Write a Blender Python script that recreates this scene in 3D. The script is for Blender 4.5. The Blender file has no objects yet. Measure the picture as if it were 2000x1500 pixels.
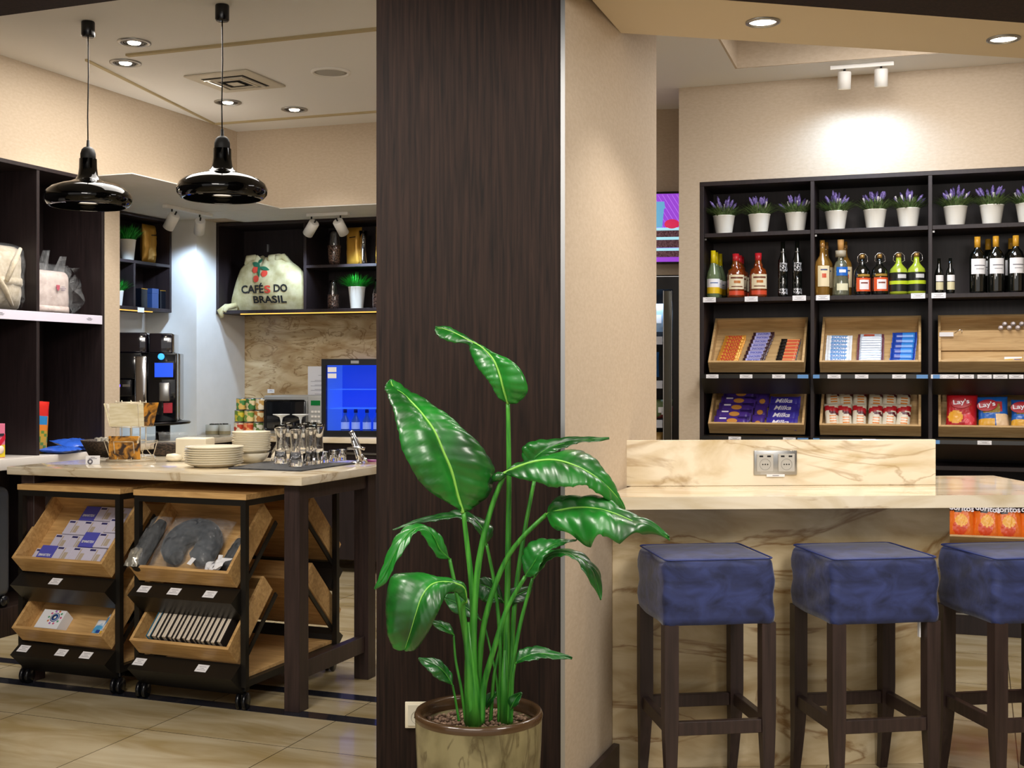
import bpy, bmesh, math, random
from mathutils import Vector, Matrix
random.seed(7)
sc = bpy.context.scene
R = math.radians
# ---------------------------------------------------------------- camera, world, lights, exposure
F, CX, HZ, CZ = 2400.0, 1000.0, 728.0, 1.45
cam = bpy.data.cameras.new('camera'); cam.sensor_width = 36; cam.lens = F/2000*36
cam.shift_y = -(750-HZ)/2000; cam.clip_end = 60
co = bpy.data.objects.new('camera', cam); sc.collection.objects.link(co)
co.location = (0, 0, CZ); co.rotation_euler = (R(90), 0, 0); sc.camera = co
w = bpy.data.worlds.new('world'); sc.world = w; w.use_nodes = True
w.node_tree.nodes['Background'].inputs[0].default_value = (1.0, .96, .92, 1)
w.node_tree.nodes['Background'].inputs[1].default_value = .78
sc.view_settings.view_transform = 'Standard'; sc.view_settings.look = 'None'
sc.view_settings.exposure = 0.0; sc.view_settings.gamma = 1.0
WARM = (1, .86, .70); NEUT = (1, .94, .87); COOL = (.55, .74, 1)
def lamp(name, kind, loc, power, col, aim=None, size=.1, ang=None, blend=.5, parent=None, sy=None):
    l = bpy.data.lights.new(name, kind); l.energy = power; l.color = col
    if kind == 'AREA':
        l.size = size
        if sy: l.shape = 'RECTANGLE'; l.size_y = sy
    else: l.shadow_soft_size = size
    if kind == 'SPOT': l.spot_size = R(ang or 60); l.spot_blend = blend
    o = bpy.data.objects.new(name, l); sc.collection.objects.link(o); o.location = loc
    d = Vector(aim) - Vector(loc) if aim is not None else Vector((0, 0, -1))
    o.rotation_euler = d.to_track_quat('-Z', 'Y').to_euler()
    if parent is not None:
        o.parent = parent; o.matrix_parent_inverse = parent.matrix_world.inverted() if False else Matrix.Identity(4)
    return o
# soft fill lights without fixtures, added to brighten bar, plant, table, kitchen and aisle
lamp('bar_fill', 'AREA', (1.6, 2.2, 2.62), 47, NEUT, (1.1, 4.4, 1.0), .8)
lamp('plant_fill', 'AREA', (-.5, 1.7, 2.62), 34, NEUT, (.1, 3.8, 1.0), 1.3)
lamp('table_fill', 'AREA', (-1.5, 2.9, 2.62), 56, NEUT, (-1.6, 5.6, .5), .8)
lamp('kitchen_fill', 'AREA', (-1.6, 6.5, 3.10), 46, NEUT, (-1.8, 6.6, 0), 1.2)  # added soft fill under the kitchen ceiling, no fixture of its own
lamp('back_aisle_fill', 'AREA', (1.9, 5.7, 3.10), 42, (1, .97, .96), (1.9, 6.4, 0), 1.0)  # added soft fill to brighten the shelving and its trays
# ---------------------------------------------------------------- helpers
C = sc.collection
def P(px, py, D): return Vector(((px-CX)*D/F, D, CZ-(py-HZ)*D/F))
def lin(c):
    if isinstance(c, str): c = [int(c[i:i+2], 16)/255 for i in (0, 2, 4)]
    return tuple(x/12.92 if x <= .04045 else ((x+.055)/1.055)**2.4 for x in c) + (1,)
MATS = {}
def mat(name, col, rough=.5, metal=0, spec=.5, trans=0, alpha=1, emit=None, es=1, coat=0, sheen=0, ior=1.45, sub=0):
    if name in MATS: return MATS[name]
    m = bpy.data.materials.new(name); m.use_nodes = True; b = m.node_tree.nodes['Principled BSDF']
    b.inputs['Base Color'].default_value = lin(col); b.inputs['Roughness'].default_value = rough
    b.inputs['Metallic'].default_value = metal; b.inputs['Specular IOR Level'].default_value = spec
    b.inputs['Transmission Weight'].default_value = trans; b.inputs['Alpha'].default_value = alpha
    b.inputs['IOR'].default_value = ior; b.inputs['Coat Weight'].default_value = coat
    if sheen: b.inputs['Sheen Weight'].default_value = sheen; b.inputs['Sheen Roughness'].default_value = .35
    if emit: b.inputs['Emission Color'].default_value = lin(emit); b.inputs['Emission Strength'].default_value = es
    MATS[name] = m; return m
def nz(m, c1, c2, scale=(1, 1, 1), ns=5, detail=4, dist=0, lo=.35, hi=.65, bump=0, bd=.002, rough=None, extra=None, bscale=None):
    """procedural two-tone noise over object coordinates, optional bump and vein band"""
    t = m.node_tree; n = t.nodes; l = t.links; b = n['Principled BSDF']
    tc = n.new('ShaderNodeTexCoord'); mp = n.new('ShaderNodeMapping'); mp.inputs['Scale'].default_value = scale
    l.new(tc.outputs['Object'], mp.inputs['Vector'])
    t1 = n.new('ShaderNodeTexNoise'); t1.inputs['Scale'].default_value = ns; t1.inputs['Detail'].default_value = detail
    t1.inputs['Distortion'].default_value = dist; l.new(mp.outputs[0], t1.inputs['Vector'])
    cr = n.new('ShaderNodeValToRGB'); e = cr.color_ramp.elements
    e[0].position = lo; e[0].color = lin(c1); e[1].position = hi; e[1].color = lin(c2)
    l.new(t1.outputs['Fac'], cr.inputs[0]); out = cr.outputs[0]
    if extra:                                   # veins: (colour, scale, noise scale, distortion, centre, width, strength)
        vc, vs, vn, vd, ce, wd, st = extra
        mp2 = n.new('ShaderNodeMapping'); mp2.inputs['Scale'].default_value = vs; mp2.inputs['Location'].default_value = (3.1, 1.7, .4)
        l.new(tc.outputs['Object'], mp2.inputs['Vector'])
        t2 = n.new('ShaderNodeTexNoise'); t2.inputs['Scale'].default_value = vn; t2.inputs['Detail'].default_value = 6
        t2.inputs['Distortion'].default_value = vd; l.new(mp2.outputs[0], t2.inputs['Vector'])
        c2r = n.new('ShaderNodeValToRGB'); q = c2r.color_ramp; q.elements[0].position = ce-wd; q.elements[0].color = (0, 0, 0, 1)
        q.elements[1].position = ce+wd; q.elements[1].color = (0, 0, 0, 1); k = q.elements.new(ce); k.color = (st, st, st, 1)
        l.new(t2.outputs['Fac'], c2r.inputs[0])
        mx = n.new('ShaderNodeMixRGB'); mx.inputs[2].default_value = lin(vc); l.new(c2r.outputs[0], mx.inputs[0]); l.new(out, mx.inputs[1]); out = mx.outputs[0]
    l.new(out, b.inputs['Base Color'])
    if bump:
        bp = n.new('ShaderNodeBump'); bp.inputs['Strength'].default_value = bump; bp.inputs['Distance'].default_value = bd
        src = t1
        if bscale:
            src = n.new('ShaderNodeTexNoise'); src.inputs['Scale'].default_value = bscale; src.inputs['Detail'].default_value = 2
            l.new(tc.outputs['Object'], src.inputs['Vector'])
        l.new(src.outputs['Fac'], bp.inputs['Height']); l.new(bp.outputs[0], b.inputs['Normal'])
    return m
class MB:
    def __init__(s): s.bm = bmesh.new(); s.mi = 0; s.M = Matrix.Identity(4)
    def m(s, i): s.mi = i; return s
    def v(s, p): return s.bm.verts.new(s.M @ Vector(p))
    def f(s, vs, smooth=False):
        try: f = s.bm.faces.new(vs)
        except ValueError: return None
        f.material_index = s.mi; f.smooth = smooth; return f
    def box(s, x0, x1, y0, y1, z0, z1, bev=0, seg=2):
        if bev:
            b2 = bmesh.new(); bmesh.ops.create_cube(b2, size=1)
            for v in b2.verts: v.co = Vector(((x0+x1)/2+v.co.x*(x1-x0), (y0+y1)/2+v.co.y*(y1-y0), (z0+z1)/2+v.co.z*(z1-z0)))
            bmesh.ops.bevel(b2, geom=list(b2.edges), offset=bev, segments=seg, profile=.5, affect='EDGES')
            mp = {v: s.v(v.co) for v in b2.verts}
            for f in b2.faces: s.f([mp[v] for v in f.verts], seg > 1)
            b2.free(); return s
        c = [s.v((x, y, z)) for z in (z0, z1) for y in (y0, y1) for x in (x0, x1)]
        for i in ((0, 2, 3, 1), (4, 5, 7, 6), (0, 1, 5, 4), (2, 6, 7, 3), (0, 4, 6, 2), (1, 3, 7, 5)): s.f([c[k] for k in i])
        return s
    def prism(s, pts, a, b, axis='z'):
        def mk(p, t): return {'z': (p[0], p[1], t), 'x': (t, p[0], p[1]), 'y': (p[0], t, p[1])}[axis]
        A = [s.v(mk(p, a)) for p in pts]; B = [s.v(mk(p, b)) for p in pts]; n = len(pts)
        s.f(A[::-1]); s.f(B)
        for i in range(n): s.f([A[i], A[(i+1) % n], B[(i+1) % n], B[i]])
        return s
    def lathe(s, prof, seg=24, c=(0, 0, 0), smooth=True, cap=True):
        rings = []
        for r, z in prof:
            if r < 1e-5: rings.append([s.v((c[0], c[1], c[2]+z))])
            else: rings.append([s.v((c[0]+r*math.cos(2*math.pi*i/seg), c[1]+r*math.sin(2*math.pi*i/seg), c[2]+z)) for i in range(seg)])
        for a, b in zip(rings, rings[1:]):
            for i in range(seg):
                j = (i+1) % seg
                if len(a) == 1 and len(b) == 1: continue
                if len(a) == 1: s.f([a[0], b[j], b[i]], smooth)
                elif len(b) == 1: s.f([a[i], a[j], b[0]], smooth)
                else: s.f([a[i], a[j], b[j], b[i]], smooth)
        if cap:
            if len(rings[0]) > 1: s.f(rings[0][::-1])
            if len(rings[-1]) > 1: s.f(rings[-1])
        return s
    def tube(s, pts, r, seg=8, closed=False):
        pts = [Vector(p) for p in pts]; n = len(pts); rs = r if isinstance(r, (list, tuple)) else [r]*n; rings = []
        up = Vector((0, 0, 1)); prev = None
        for i, p in enumerate(pts):
            if closed: t = pts[(i+1) % n]-pts[i-1]
            else: t = pts[min(i+1, n-1)]-pts[max(i-1, 0)]
            t.normalize()
            if prev is None:
                a = up if abs(t.dot(up)) < .9 else Vector((1, 0, 0)); nx = (a-t*a.dot(t)).normalized()
            else: nx = (prev-t*prev.dot(t)).normalized()
            prev = nx; ny = t.cross(nx)
            rings.append([s.v(p+(nx*math.cos(2*math.pi*k/seg)+ny*math.sin(2*math.pi*k/seg))*rs[i]) for k in range(seg)])
        pr = list(zip(rings, rings[1:])) + ([(rings[-1], rings[0])] if closed else [])
        for a, b in pr:
            for k in range(seg): s.f([a[k], a[(k+1) % seg], b[(k+1) % seg], b[k]], True)
        if not closed: s.f(rings[0][::-1]); s.f(rings[-1])
        return s
    def grid(s, fn, nu, nv, smooth=True, mfn=None):
        g = [[s.v(fn(i/nu, j/nv)) for i in range(nu+1)] for j in range(nv+1)]
        for j in range(nv):
            for i in range(nu):
                if mfn: s.mi = mfn((i+.5)/nu, (j+.5)/nv)
                s.f([g[j][i], g[j][i+1], g[j+1][i+1], g[j+1][i]], smooth)
        return g
def mesh_of(mb, name, mats, merge=0):
    if merge: bmesh.ops.remove_doubles(mb.bm, verts=mb.bm.verts, dist=merge)
    bmesh.ops.recalc_face_normals(mb.bm, faces=mb.bm.faces)
    me = bpy.data.meshes.new(name); mb.bm.to_mesh(me); mb.bm.free()
    for m in (mats if isinstance(mats, (list, tuple)) else [mats]): me.materials.append(m)
    return me
def obj(name, mb, mats, parent=None, M=None, merge=0):
    me = mb if isinstance(mb, bpy.types.Mesh) else mesh_of(mb, name, mats, merge)
    o = bpy.data.objects.new(name, me); C.objects.link(o)
    if M is not None: o.matrix_basis = M
    if parent is not None: o.parent = parent
    return o
def tag(o, label, cat, group=None, kind=None):
    if label: o['label'] = label
    if cat: o['category'] = cat
    if group: o['group'] = group
    if kind: o['kind'] = kind
    return o
def thing(name, label, cat, M=None, group=None):
    o = bpy.data.objects.new(name, None); C.objects.link(o); o.empty_display_size = .05
    if M is not None: o.matrix_basis = M
    return tag(o, label, cat, group)
def struct(name, mb, m, M=None): return tag(obj(name, mb, m, None, M), None, None, None, 'structure')
KIDS = {}
def kids(o): return [c for c in bpy.data.objects if c.parent == o] if o.name not in KIDS else KIDS[o.name]
def dup(root, M, label=None, group=None):
    r = root.copy(); C.objects.link(r); r.matrix_basis = M
    if label: r['label'] = label
    if group: r['group'] = group
    if root.name not in KIDS: KIDS[root.name] = [(c, [g for g in C.objects if g.parent == c]) for c in C.objects if c.parent == root]
    for c, gs in KIDS[root.name]:
        k = c.copy(); C.objects.link(k); k.parent = r
        for g in gs: q = g.copy(); C.objects.link(q); q.parent = k
    return r
def T(x=0, y=0, z=0): return Matrix.Translation((x, y, z))
def RX(a): return Matrix.Rotation(R(a), 4, 'X')
def RY(a): return Matrix.Rotation(R(a), 4, 'Y')
def RZ(a): return Matrix.Rotation(R(a), 4, 'Z')
def S(x, y=None, z=None): return Matrix.Diagonal((x, y or x, z or x, 1))
def frame(x, y, deg): return T(x, y, 0) @ RZ(-deg)
ORD = ['first', 'second', 'third', 'fourth', 'fifth', 'sixth', 'seventh', 'eighth', 'ninth', 'tenth', 'eleventh', 'twelfth', 'thirteenth', 'fourteenth', 'fifteenth', 'sixteenth', 'seventeenth', 'eighteenth']
# lettering: every string is turned to a mesh once
TXT = {}
def text(st, shear=0, off=0):
    k = (st, shear, off)
    if k in TXT: return TXT[k]
    c = bpy.data.curves.new('lettering', 'FONT'); c.body = st; c.size = 1; c.align_x = 'CENTER'; c.align_y = 'CENTER'
    c.extrude = .012; c.resolution_u = 3; c.shear = shear; c.offset = off
    o = bpy.data.objects.new('tmp', c); C.objects.link(o)
    me = bpy.data.meshes.new_from_object(o.evaluated_get(bpy.context.evaluated_depsgraph_get()))
    bpy.data.objects.remove(o); bpy.data.curves.remove(c)
    xs = [v.co.x for v in me.vertices]; ys = [v.co.y for v in me.vertices]
    cx, cy = (max(xs)+min(xs))/2, (max(ys)+min(ys))/2; W, H = max(xs)-min(xs), max(ys)-min(ys)
    for v in me.vertices: v.co.x = (v.co.x-cx)/W; v.co.y = (v.co.y-cy)/H
    TXT[k] = me; return me
TM = {}
def letter(st, W, H, m, parent, M, shear=0, off=.02, name='lettering'):
    """string W wide, H high, facing local -Y of M"""
    key = (st, shear, off, m.name)
    if key not in TM:
        me = text(st, shear, off).copy(); me.materials.clear(); me.materials.append(m); TM[key] = me
    o = bpy.data.objects.new(name, TM[key]); C.objects.link(o)
    o.matrix_basis = M @ RX(90) @ S(W, H, .03)
    if parent is not None: o.parent = parent
    return o
for s_ in ('CAFÉ', 'S', 'DO', 'BRASIL'): text(s_, 0, .025)
# ---------------------------------------------------------------- materials
m_wood = nz(mat('dark_wenge_wood', '2e211d', .6, spec=.2), '140d0a', '2f2019', (45, 45, 1.6), 2.2, 6, .6, .3, .72, bump=.15, bd=.001)
m_wood2 = nz(mat('dark_shelf_laminate', '241a1a', .5), '1c1415', '2a1f20', (30, 30, 2), 2, 4, .3, .3, .7)
m_leg = nz(mat('dark_stained_wood', '2e2220', .4), '271c1a', '3a2b28', (40, 40, 2), 2, 4, .3, .3, .7)
m_oak = nz(mat('light_oak_board', 'c49c6a', .5), 'b08a58', 'd2ae7c', (2, 22, 22), 2.5, 5, .8, .3, .7)
m_oak2 = nz(mat('oak_board_on_carts', 'c89c62', .45), 'b08752', 'd6ad72', (2, 20, 20), 2.5, 5, .8, .3, .7)
m_marble = nz(mat('veined_cream_marble', 'dccbae', .18, coat=.2), 'a68b5d', 'd6c4a0', (.8, 1.2, 2.6), 2.1, 9, 2.2, .28, .64,
    extra=('7d5526', (.75, 1.2, 2.3), 1.7, 1.6, .575, .028, .75))
m_counter = nz(mat('pale_stone_worktop', 'ddcfb4', .16, coat=.3), 'c9b48c', 'e8dcc4', (.8, 1.2, 2.6), 2.1, 9, 2.4, .28, .56,
    extra=('94703c', (.75, 1.2, 2.3), 1.7, 1.6, .575, .024, .5))
m_back = nz(mat('tan_marble_splashback', 'b9a078', .25), 'ac8f66', 'd2bd96', (1, 1.2, 3.0), 2.4, 6, 2.0, .33, .62,
    extra=('7c5a30', (1.2, 1.4, 3.4), 2.4, 2.4, .55, .03, .7))
m_wall = nz(mat('cream_wallpaper', 'c2b19b', .8), 'baa891', 'c4b39d', (1, 1, 2), 40, 4, 0, .3, .7, bump=.12, bd=.001, bscale=160)
m_wallw = nz(mat('white_alcove_wallpaper', 'd9dde0', .8), 'd4d2cc', 'd9d7d2', (1, 1, 1), 9, 3, 0, .3, .7, bump=.1, bd=.001, bscale=160)
m_ceil = mat('ceiling_paint', 'e2e0dd', .8)
m_floor = None
m_black = mat('black_powder_coat', '16130f', .38)
m_bplas = mat('black_plastic', '0e0e11', .25)
m_white = mat('white_ceramic', 'ece9df', .25)
m_cream = mat('cream_porcelain', 'e9dfc6', .22)
m_wplas = mat('white_plastic', 'e3e0da', .45)
m_paper = mat('white_paper', 'e9e8ea', .7)
m_ink = mat('grey_ink', '6a6870', .7)
m_chrome = mat('chrome', 'd8d8da', .12, 1)
m_steel = mat('brushed_steel', 'a9a9a8', .32, 1)
m_wire = mat('pale_wire', 'cfc4ae', .35, .6)
m_glass = mat('clear_glass', 'ffffff', .02, trans=1, ior=1.45)
m_film = nz(mat('clear_plastic_film', 'c9d0d6', .10, alpha=.13, spec=1, coat=1), 'aab2b8', 'e4e8ec', (1, 1, 1), 20, 3, 1, .35, .65, bump=1.0, bd=.02, bscale=34)
m_velvet = nz(mat('blue_velvet', '2d3a78', .7, sheen=.35), '1b213f', '343f74', (1, 1, 1.6), 11, 7, 1.0, .3, .72, bump=.25, bd=.003, bscale=45)
m_cer = nz(mat('glazed_stoneware', '8d8460', .28, coat=.4), '4d4428', '8d8460', (1, 1, .8), 6, 5, 1.2, .32, .62, extra=('3d2f18', (1, 1, .35), 9, 2, .6, .04, .6))
m_rim = mat('brown_glaze', '4a3520', .25, coat=.5)
m_peb = nz(mat('clay_pebbles', '7d6350', .8), '5c4538', '9c8068', (1, 1, 1), 60, 2)
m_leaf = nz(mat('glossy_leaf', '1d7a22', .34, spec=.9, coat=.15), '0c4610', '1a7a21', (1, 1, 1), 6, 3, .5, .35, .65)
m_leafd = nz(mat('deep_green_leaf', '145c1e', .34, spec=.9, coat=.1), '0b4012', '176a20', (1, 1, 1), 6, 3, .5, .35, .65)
m_stem = nz(mat('green_stem', '2f8a2a', .4), '256f22', '4c9c34', (20, 20, 2), 4, 3)
m_rib = mat('pale_midrib', '8cc955', .4)
m_grass = nz(mat('plastic_grass', '1f9a2c', .5), '12701c', '2fc03c', (8, 8, 8), 4, 2)
m_lavl = nz(mat('lavender_leaf', '5d7a45', .6), '47632f', '86a066', (9, 9, 9), 6, 2)
m_lavf = nz(mat('lavender_flower', '6c58a0', .6), '54407f', '9383c9', (20, 20, 20), 6, 2)
m_gold = mat('gold_foil', 'c08f2e', .25, .7)
m_plate = m_cream
PAPERS = {}
def col(c, rough=.35): return mat('colour_'+c, c, rough)
# ---------------------------------------------------------------- frames of the place
A_V = math.degrees(math.atan(.38))                       # depth direction of the left wall and the floor tiling
def at_r(px): return (px-CX)/F
FL = frame(-1.0, 5.0, A_V)                                # floor frame
CH = 3.15                                                 # ceiling height
# floor --------------------------------------------------
m_floor = mat('polished_limestone_tiles', 'b7a98c', .24, coat=.15)
def floor_nodes(m):
    t = m.node_tree; n = t.nodes; l = t.links; b = n['Principled BSDF']
    tc = n.new('ShaderNodeTexCoord')
    mp = n.new('ShaderNodeMapping'); mp.inputs['Location'].default_value = (2.504, -4.14, 0); l.new(tc.outputs['Object'], mp.inputs['Vector'])
    br = n.new('ShaderNodeTexBrick'); br.offset = 0; br.inputs['Scale'].default_value = 1
    br.inputs['Brick Width'].default_value = .66; br.inputs['Row Height'].default_value = .66; br.inputs['Mortar Size'].default_value = .0022
    br.inputs['Mortar Smooth'].default_value = 0; br.inputs['Bias'].default_value = 0
    br.inputs['Color1'].default_value = lin('bcae8e'); br.inputs['Color2'].default_value = lin('c8bb9e'); br.inputs['Mortar'].default_value = lin('5d5340')
    l.new(mp.outputs[0], br.inputs['Vector'])
    m2 = n.new('ShaderNodeMapping'); m2.inputs['Scale'].default_value = (.8, 3, 1); m2.inputs['Rotation'].default_value = (0, 0, .5); l.new(tc.outputs['Object'], m2.inputs['Vector'])
    no = n.new('ShaderNodeTexNoise'); no.inputs['Scale'].default_value = 2.2; no.inputs['Detail'].default_value = 6; no.inputs['Distortion'].default_value = .8; l.new(m2.outputs[0], no.inputs['Vector'])
    cr = n.new('ShaderNodeValToRGB'); cr.color_ramp.elements[0].position = .35; cr.color_ramp.elements[0].color = lin('cfc3a6'); cr.color_ramp.elements[1].position = .7; cr.color_ramp.elements[1].color = (1, 1, 1, 1)
    l.new(no.outputs['Fac'], cr.inputs[0])
    mx = n.new('ShaderNodeMixRGB'); mx.blend_type = 'MULTIPLY'; mx.inputs[0].default_value = 1; l.new(br.outputs['Color'], mx.inputs[1]); l.new(cr.outputs[0], mx.inputs[2])
    l.new(mx.outputs[0], b.inputs['Base Color'])
floor_nodes(m_floor)
FR = RZ(-A_V)                                             # object axes: x = along the strips, y = depth
struct('floor', MB().box(-9, 9, -4, 13, -.1, 0), m_floor, FR)
m_strip = mat('dark_floor_inlay', '22242c', .15, coat=.3)
struct('trim_1', MB().box(-6, -2.2, 4.52, 4.60, 0, .0015), m_strip, FR)
struct('trim_2', MB().box(-6, -2.2, 4.84, 4.92, 0, .0015), m_strip, FR)
# ceiling with a raised coffer on the right --------------
CO = frame(1.25, 6.88, 18.0)
b = MB(); b.box(-9, 5, 0, 5, CH, CH+.35); b.box(-9, 0, -10, 0, CH, CH+.35); b.box(0, 5, -10, 0, CH+.32, CH+.35)
struct('ceiling', b, m_ceil, CO)
b = MB(); b.box(0, 5, -.012, 0, CH+.001, CH+.32); b.box(0, .012, -8, 0, CH+.001, CH+.32)
struct('trim_3', b, m_wall, CO)
# raised edge strips on the left ceiling
b = MB()
def cpt(px, py, z=CH): D = (z-CZ)*F/(HZ-py); return Vector(((px-CX)*D/F, D, z))
for (a, c, wd) in (((245, 105), (900, 35), .03), ((420, 240), (900, 203), .02), ((170, 115), (420, 240), .012)):
    p, q = cpt(*a), cpt(*c); d = (q-p).normalized(); s_ = Vector((-d.y, d.x, 0))*wd
    vs = [b.v(x) for x in (p, q, q+s_, p+s_)]; lo = [b.v(x-Vector((0, 0, .012))) for x in (p, q, q+s_, p+s_)]
    b.f(lo); [b.f([vs[i], vs[(i+1) % 4], lo[(i+1) % 4], lo[i]]) for i in range(4)]
struct('trim_4', b, mat('beige_ceiling_strip', 'b3a27c', .7))
# left wall: bulkhead over the shelving, pier, alcove -----
LW = T(.38*7.355-5.234, 7.355, 0) @ RZ(90-A_V)            # x = depth, y = into the wall
struct('wall_left', MB().box(-8, 3.2, 0, .95, 2.6, CH), m_wall, LW)
struct('wall_left_pier', MB().box(.004, .14, 0, .95, 0, 2.6), m_wall, LW)
struct('wall_left_back', MB().box(-8, .14, .46, .95, 0, 2.6), m_wood2, LW)
BW = frame(-1.94, 8.669, 18)
struct('wall_back_left', MB().box(-.3, 2.6, 0, 1.3, 2.6, CH), m_wall, BW)
MW = frame(-2.124, 9.767, 18)
struct('wall_back_splash', MB().box(-.02, 2.7, 0, .1, 0, 2.6), m_back, MW)
PL = T(-2.353, 9.166, 0) @ RZ(90-A_V)                     # alcove side wall, x = depth, y = into the wall
struct('wall_alcove', MB().box(0, .75, 0, .7, 0, 2.6), m_wallw, PL)
struct('wall_alcove_back', MB().box(-1.9, .02, .46, .56, 0, 2.6), m_wallw, PL)
struct('trim_5', MB().box(-1.9, .02, -.9, .5, 2.595, 2.6), m_wallw, PL)      # alcove soffit, white
struct('trim_6', MB().box(-.3, 2.6, .001, 1.2, 2.593, 2.599), m_wallw, BW)
# column, side wall, portal beams --------------------------
b = MB().box(-.436, .1646, 3.95, 5.0, 0, CH)
struct('wall_column', b, m_wood)
struct('trim_7', MB().box(.156, .170, 3.942, 3.99, 0, CH), m_steel)
struct('wall_center', MB().prism([(.171, 3.988), (.6016, 5.12), (.1, 5.2), (.165, 3.99)], 0, CH), m_wall)
struct('trim_8', MB().prism([(-6, 5.8), (-.40, 3.62), (.16, 3.83), (5, 5.0), (5, 3.2), (-6, 3.2)], 2.65, 2.9), m_wood)
struct('wall_bar_soffit', MB().prism([(.14, 3.8), (.412, 4.617), (4.2, 5.46), (4.2, 3.8)], 2.731, CH-.01), m_wall)
m_soff = mat('soffit_paint', 'd8c8ac', .8)
struct('trim_9', MB().prism([(.14, 3.8), (.409, 4.612), (4.2, 5.455), (4.2, 3.8)], 2.725, 2.731), m_soff)
b = MB().prism([(.166, 3.95), (.184, 3.944), (.392, 4.485), (.372, 4.498)], 0, .095)
struct('baseboard_center', b, m_leg)
# right back wall -------------------------------------------
RC = frame(1.119, 7.3, 18.5)                              # x along the shelving, y into the wall
b = MB(); b.box(-.1286, -.004, 0, .45, 0, CH); b.box(-.004, 4, 0, .45, 2.582, CH); b.box(1.93, 4, .36, .45, 0, 2.582); b.box(-.004, 1.93, .36, .45, 0, 2.582)
struct('wall_back_right', b, m_wall, RC)
FW = frame(.95, 7.93, 8)
struct('wall_back', MB().box(-.45, 1.2, 0, .1, 2.08, CH), m_wall, FW)
struct('wall_back_lower', MB().box(-.45, 1.2, .62, .7, 0, 2.1), m_wood2, FW)
# outer shell beyond the view
struct('wall_right', MB().box(4.6, 4.7, -2, 9, 0, 3.4), m_wall)
# ---------------------------------------------------------------- wood portal socket
def socket_mb(n, wx, hz, mats_n=3):
    b = MB(); W = wx*n
    b.m(0).box(-W/2, W/2, -.008, 0, -hz/2, hz/2, .003)
    for i in range(n):
        cx = -W/2+wx*(i+.5)
        b.m(1).box(cx-wx*.36, cx+wx*.36, -.011, -.008, -hz*.34, hz*.34, .001)
    return b
# ================================================================= LAMPS AND CEILING FIXTURES
m_shade = mat('black_blown_glass', '030303', .05, spec=.45, coat=0)
m_bulb = mat('lamp_glow', 'ffffff', .5, emit='fff0d8', es=14)
m_bulbw = mat('lamp_glow_dim', 'fff0d8', .5, emit='ffe2b0', es=2.5)
def make_pendant():
    t = thing('pendant_lamp', 'x', 'lamp')
    z0 = .845                                             # canopy bottom to shade centre etc, origin at shade bottom centre
    obj('canopy', MB().lathe([(0, .86), (.030, .86), (.032, .855), (.032, .792), (.028, .785), (0, .785)], 24), m_bplas, t)
    obj('cord', MB().tube([(0, 0, .79), (.002, 0, .6), (-.002, 0, .4), (0, 0, .25)], [.0032]*4, 8), m_bplas, t)
    c = obj('lamp_holder', MB().lathe([(0, .29), (.006, .285), (.008, .255), (.020, .250), (.030, .240), (.036, .22), (.036, .170), (0, .170)], 24), mat('matt_black_rubber', '151515', .6), t)
    sp = [(.041, .195), (.042, .15), (.047, .115), (.058, .095), (.085, .082), (.130, .070), (.170, .055), (.196, .034), (.207, .008), (.204, -.014), (.188, -.032), (.176, -.038), (.174, -.035), (.185, -.028), (.199, -.012), (.202, .008), (.19, .03), (.166, .048), (.128, .064), (.08, .075), (.05, .09), (.036, .11)]
    obj('shade', MB().lathe([(r, z) for r, z in sp], 48, cap=False), m_shade, t)
    obj('bulb', MB().lathe([(0, -.012), (.03, -.008), (.045, .01), (.045, .03), (.02, .06), (0, .07)], 20), m_bulbw, t)
    lamp('lamp', 'POINT', (0, 0, -.03), 2.0, WARM, size=.04, parent=t)
    return t
pp = make_pendant()
p1 = P(434, 373, 5.68); dz = CH-.90
pp.matrix_basis = T(p1.x, p1.y, CH-.86); pp['label'] = 'glossy black glass pendant lamp hanging over the middle of the buffet island'; pp['group'] = 'pendant lamps over the island'
p2 = P(172, 390, 5.95)
dup(pp, T(p2.x, p2.y, CH-.86), 'glossy black glass pendant lamp hanging nearest the shelving on the left wall')
def make_downlight(rings=True, rad=.085):
    t = thing('recessed_downlight', 'x', 'ceiling light')
    b = MB(); k = rad/.085
    b.lathe([(.085*k, 0), (.085*k, -.006), (.070*k, -.008), (.066*k, 0)], 32, cap=False)
    obj('trim_ring', b, m_steel, t)
    if rings:
        b = MB()
        for r in (.058, .046): b.lathe([(r+.004, 0), (r+.004, -.005), (r-.003, -.006), (r-.003, .0)], 32, cap=False)
        b.lathe([(.068, -.0005), (0, -.0005)], 32, cap=False)
        obj('louvre_rings', b, mat('louvre_dark', '3a3a3c', .3, .8), t)
        obj('bulb', MB().lathe([(.034, -.002), (.030, -.009), (0, -.010)], 24), m_bulb, t)
    else:
        obj('bulb', MB().lathe([(.066*k, -.001), (.05*k, -.003), (0, -.004)], 24), m_bulb, t)
    return t
dl = make_downlight(); first = True
for px, py, lab in ((262, 82, 'round silver downlight with rings, nearest the left pendant lamp cord'), (245, 122, 'round silver downlight with rings, second from the camera on the left ceiling'),
                    (445, 199, 'round silver downlight with rings directly behind the right pendant cord'), (575, 213, 'round silver downlight with rings, rightmost and farthest on the left ceiling')):
    p = cpt(px, py); M = T(p.x, p.y, CH-.0005)
    if first: dl.matrix_basis = M; dl['label'] = lab; dl['group'] = 'downlights over the kitchen corner'; o = dl
    else: o = dup(dl, M, lab)
    first = False
    lamp('lamp', 'SPOT', (0, 0, -.02), 26, NEUT, None, .05, 110, .8, parent=o)
d2 = make_downlight(False, .062); first = True
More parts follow.
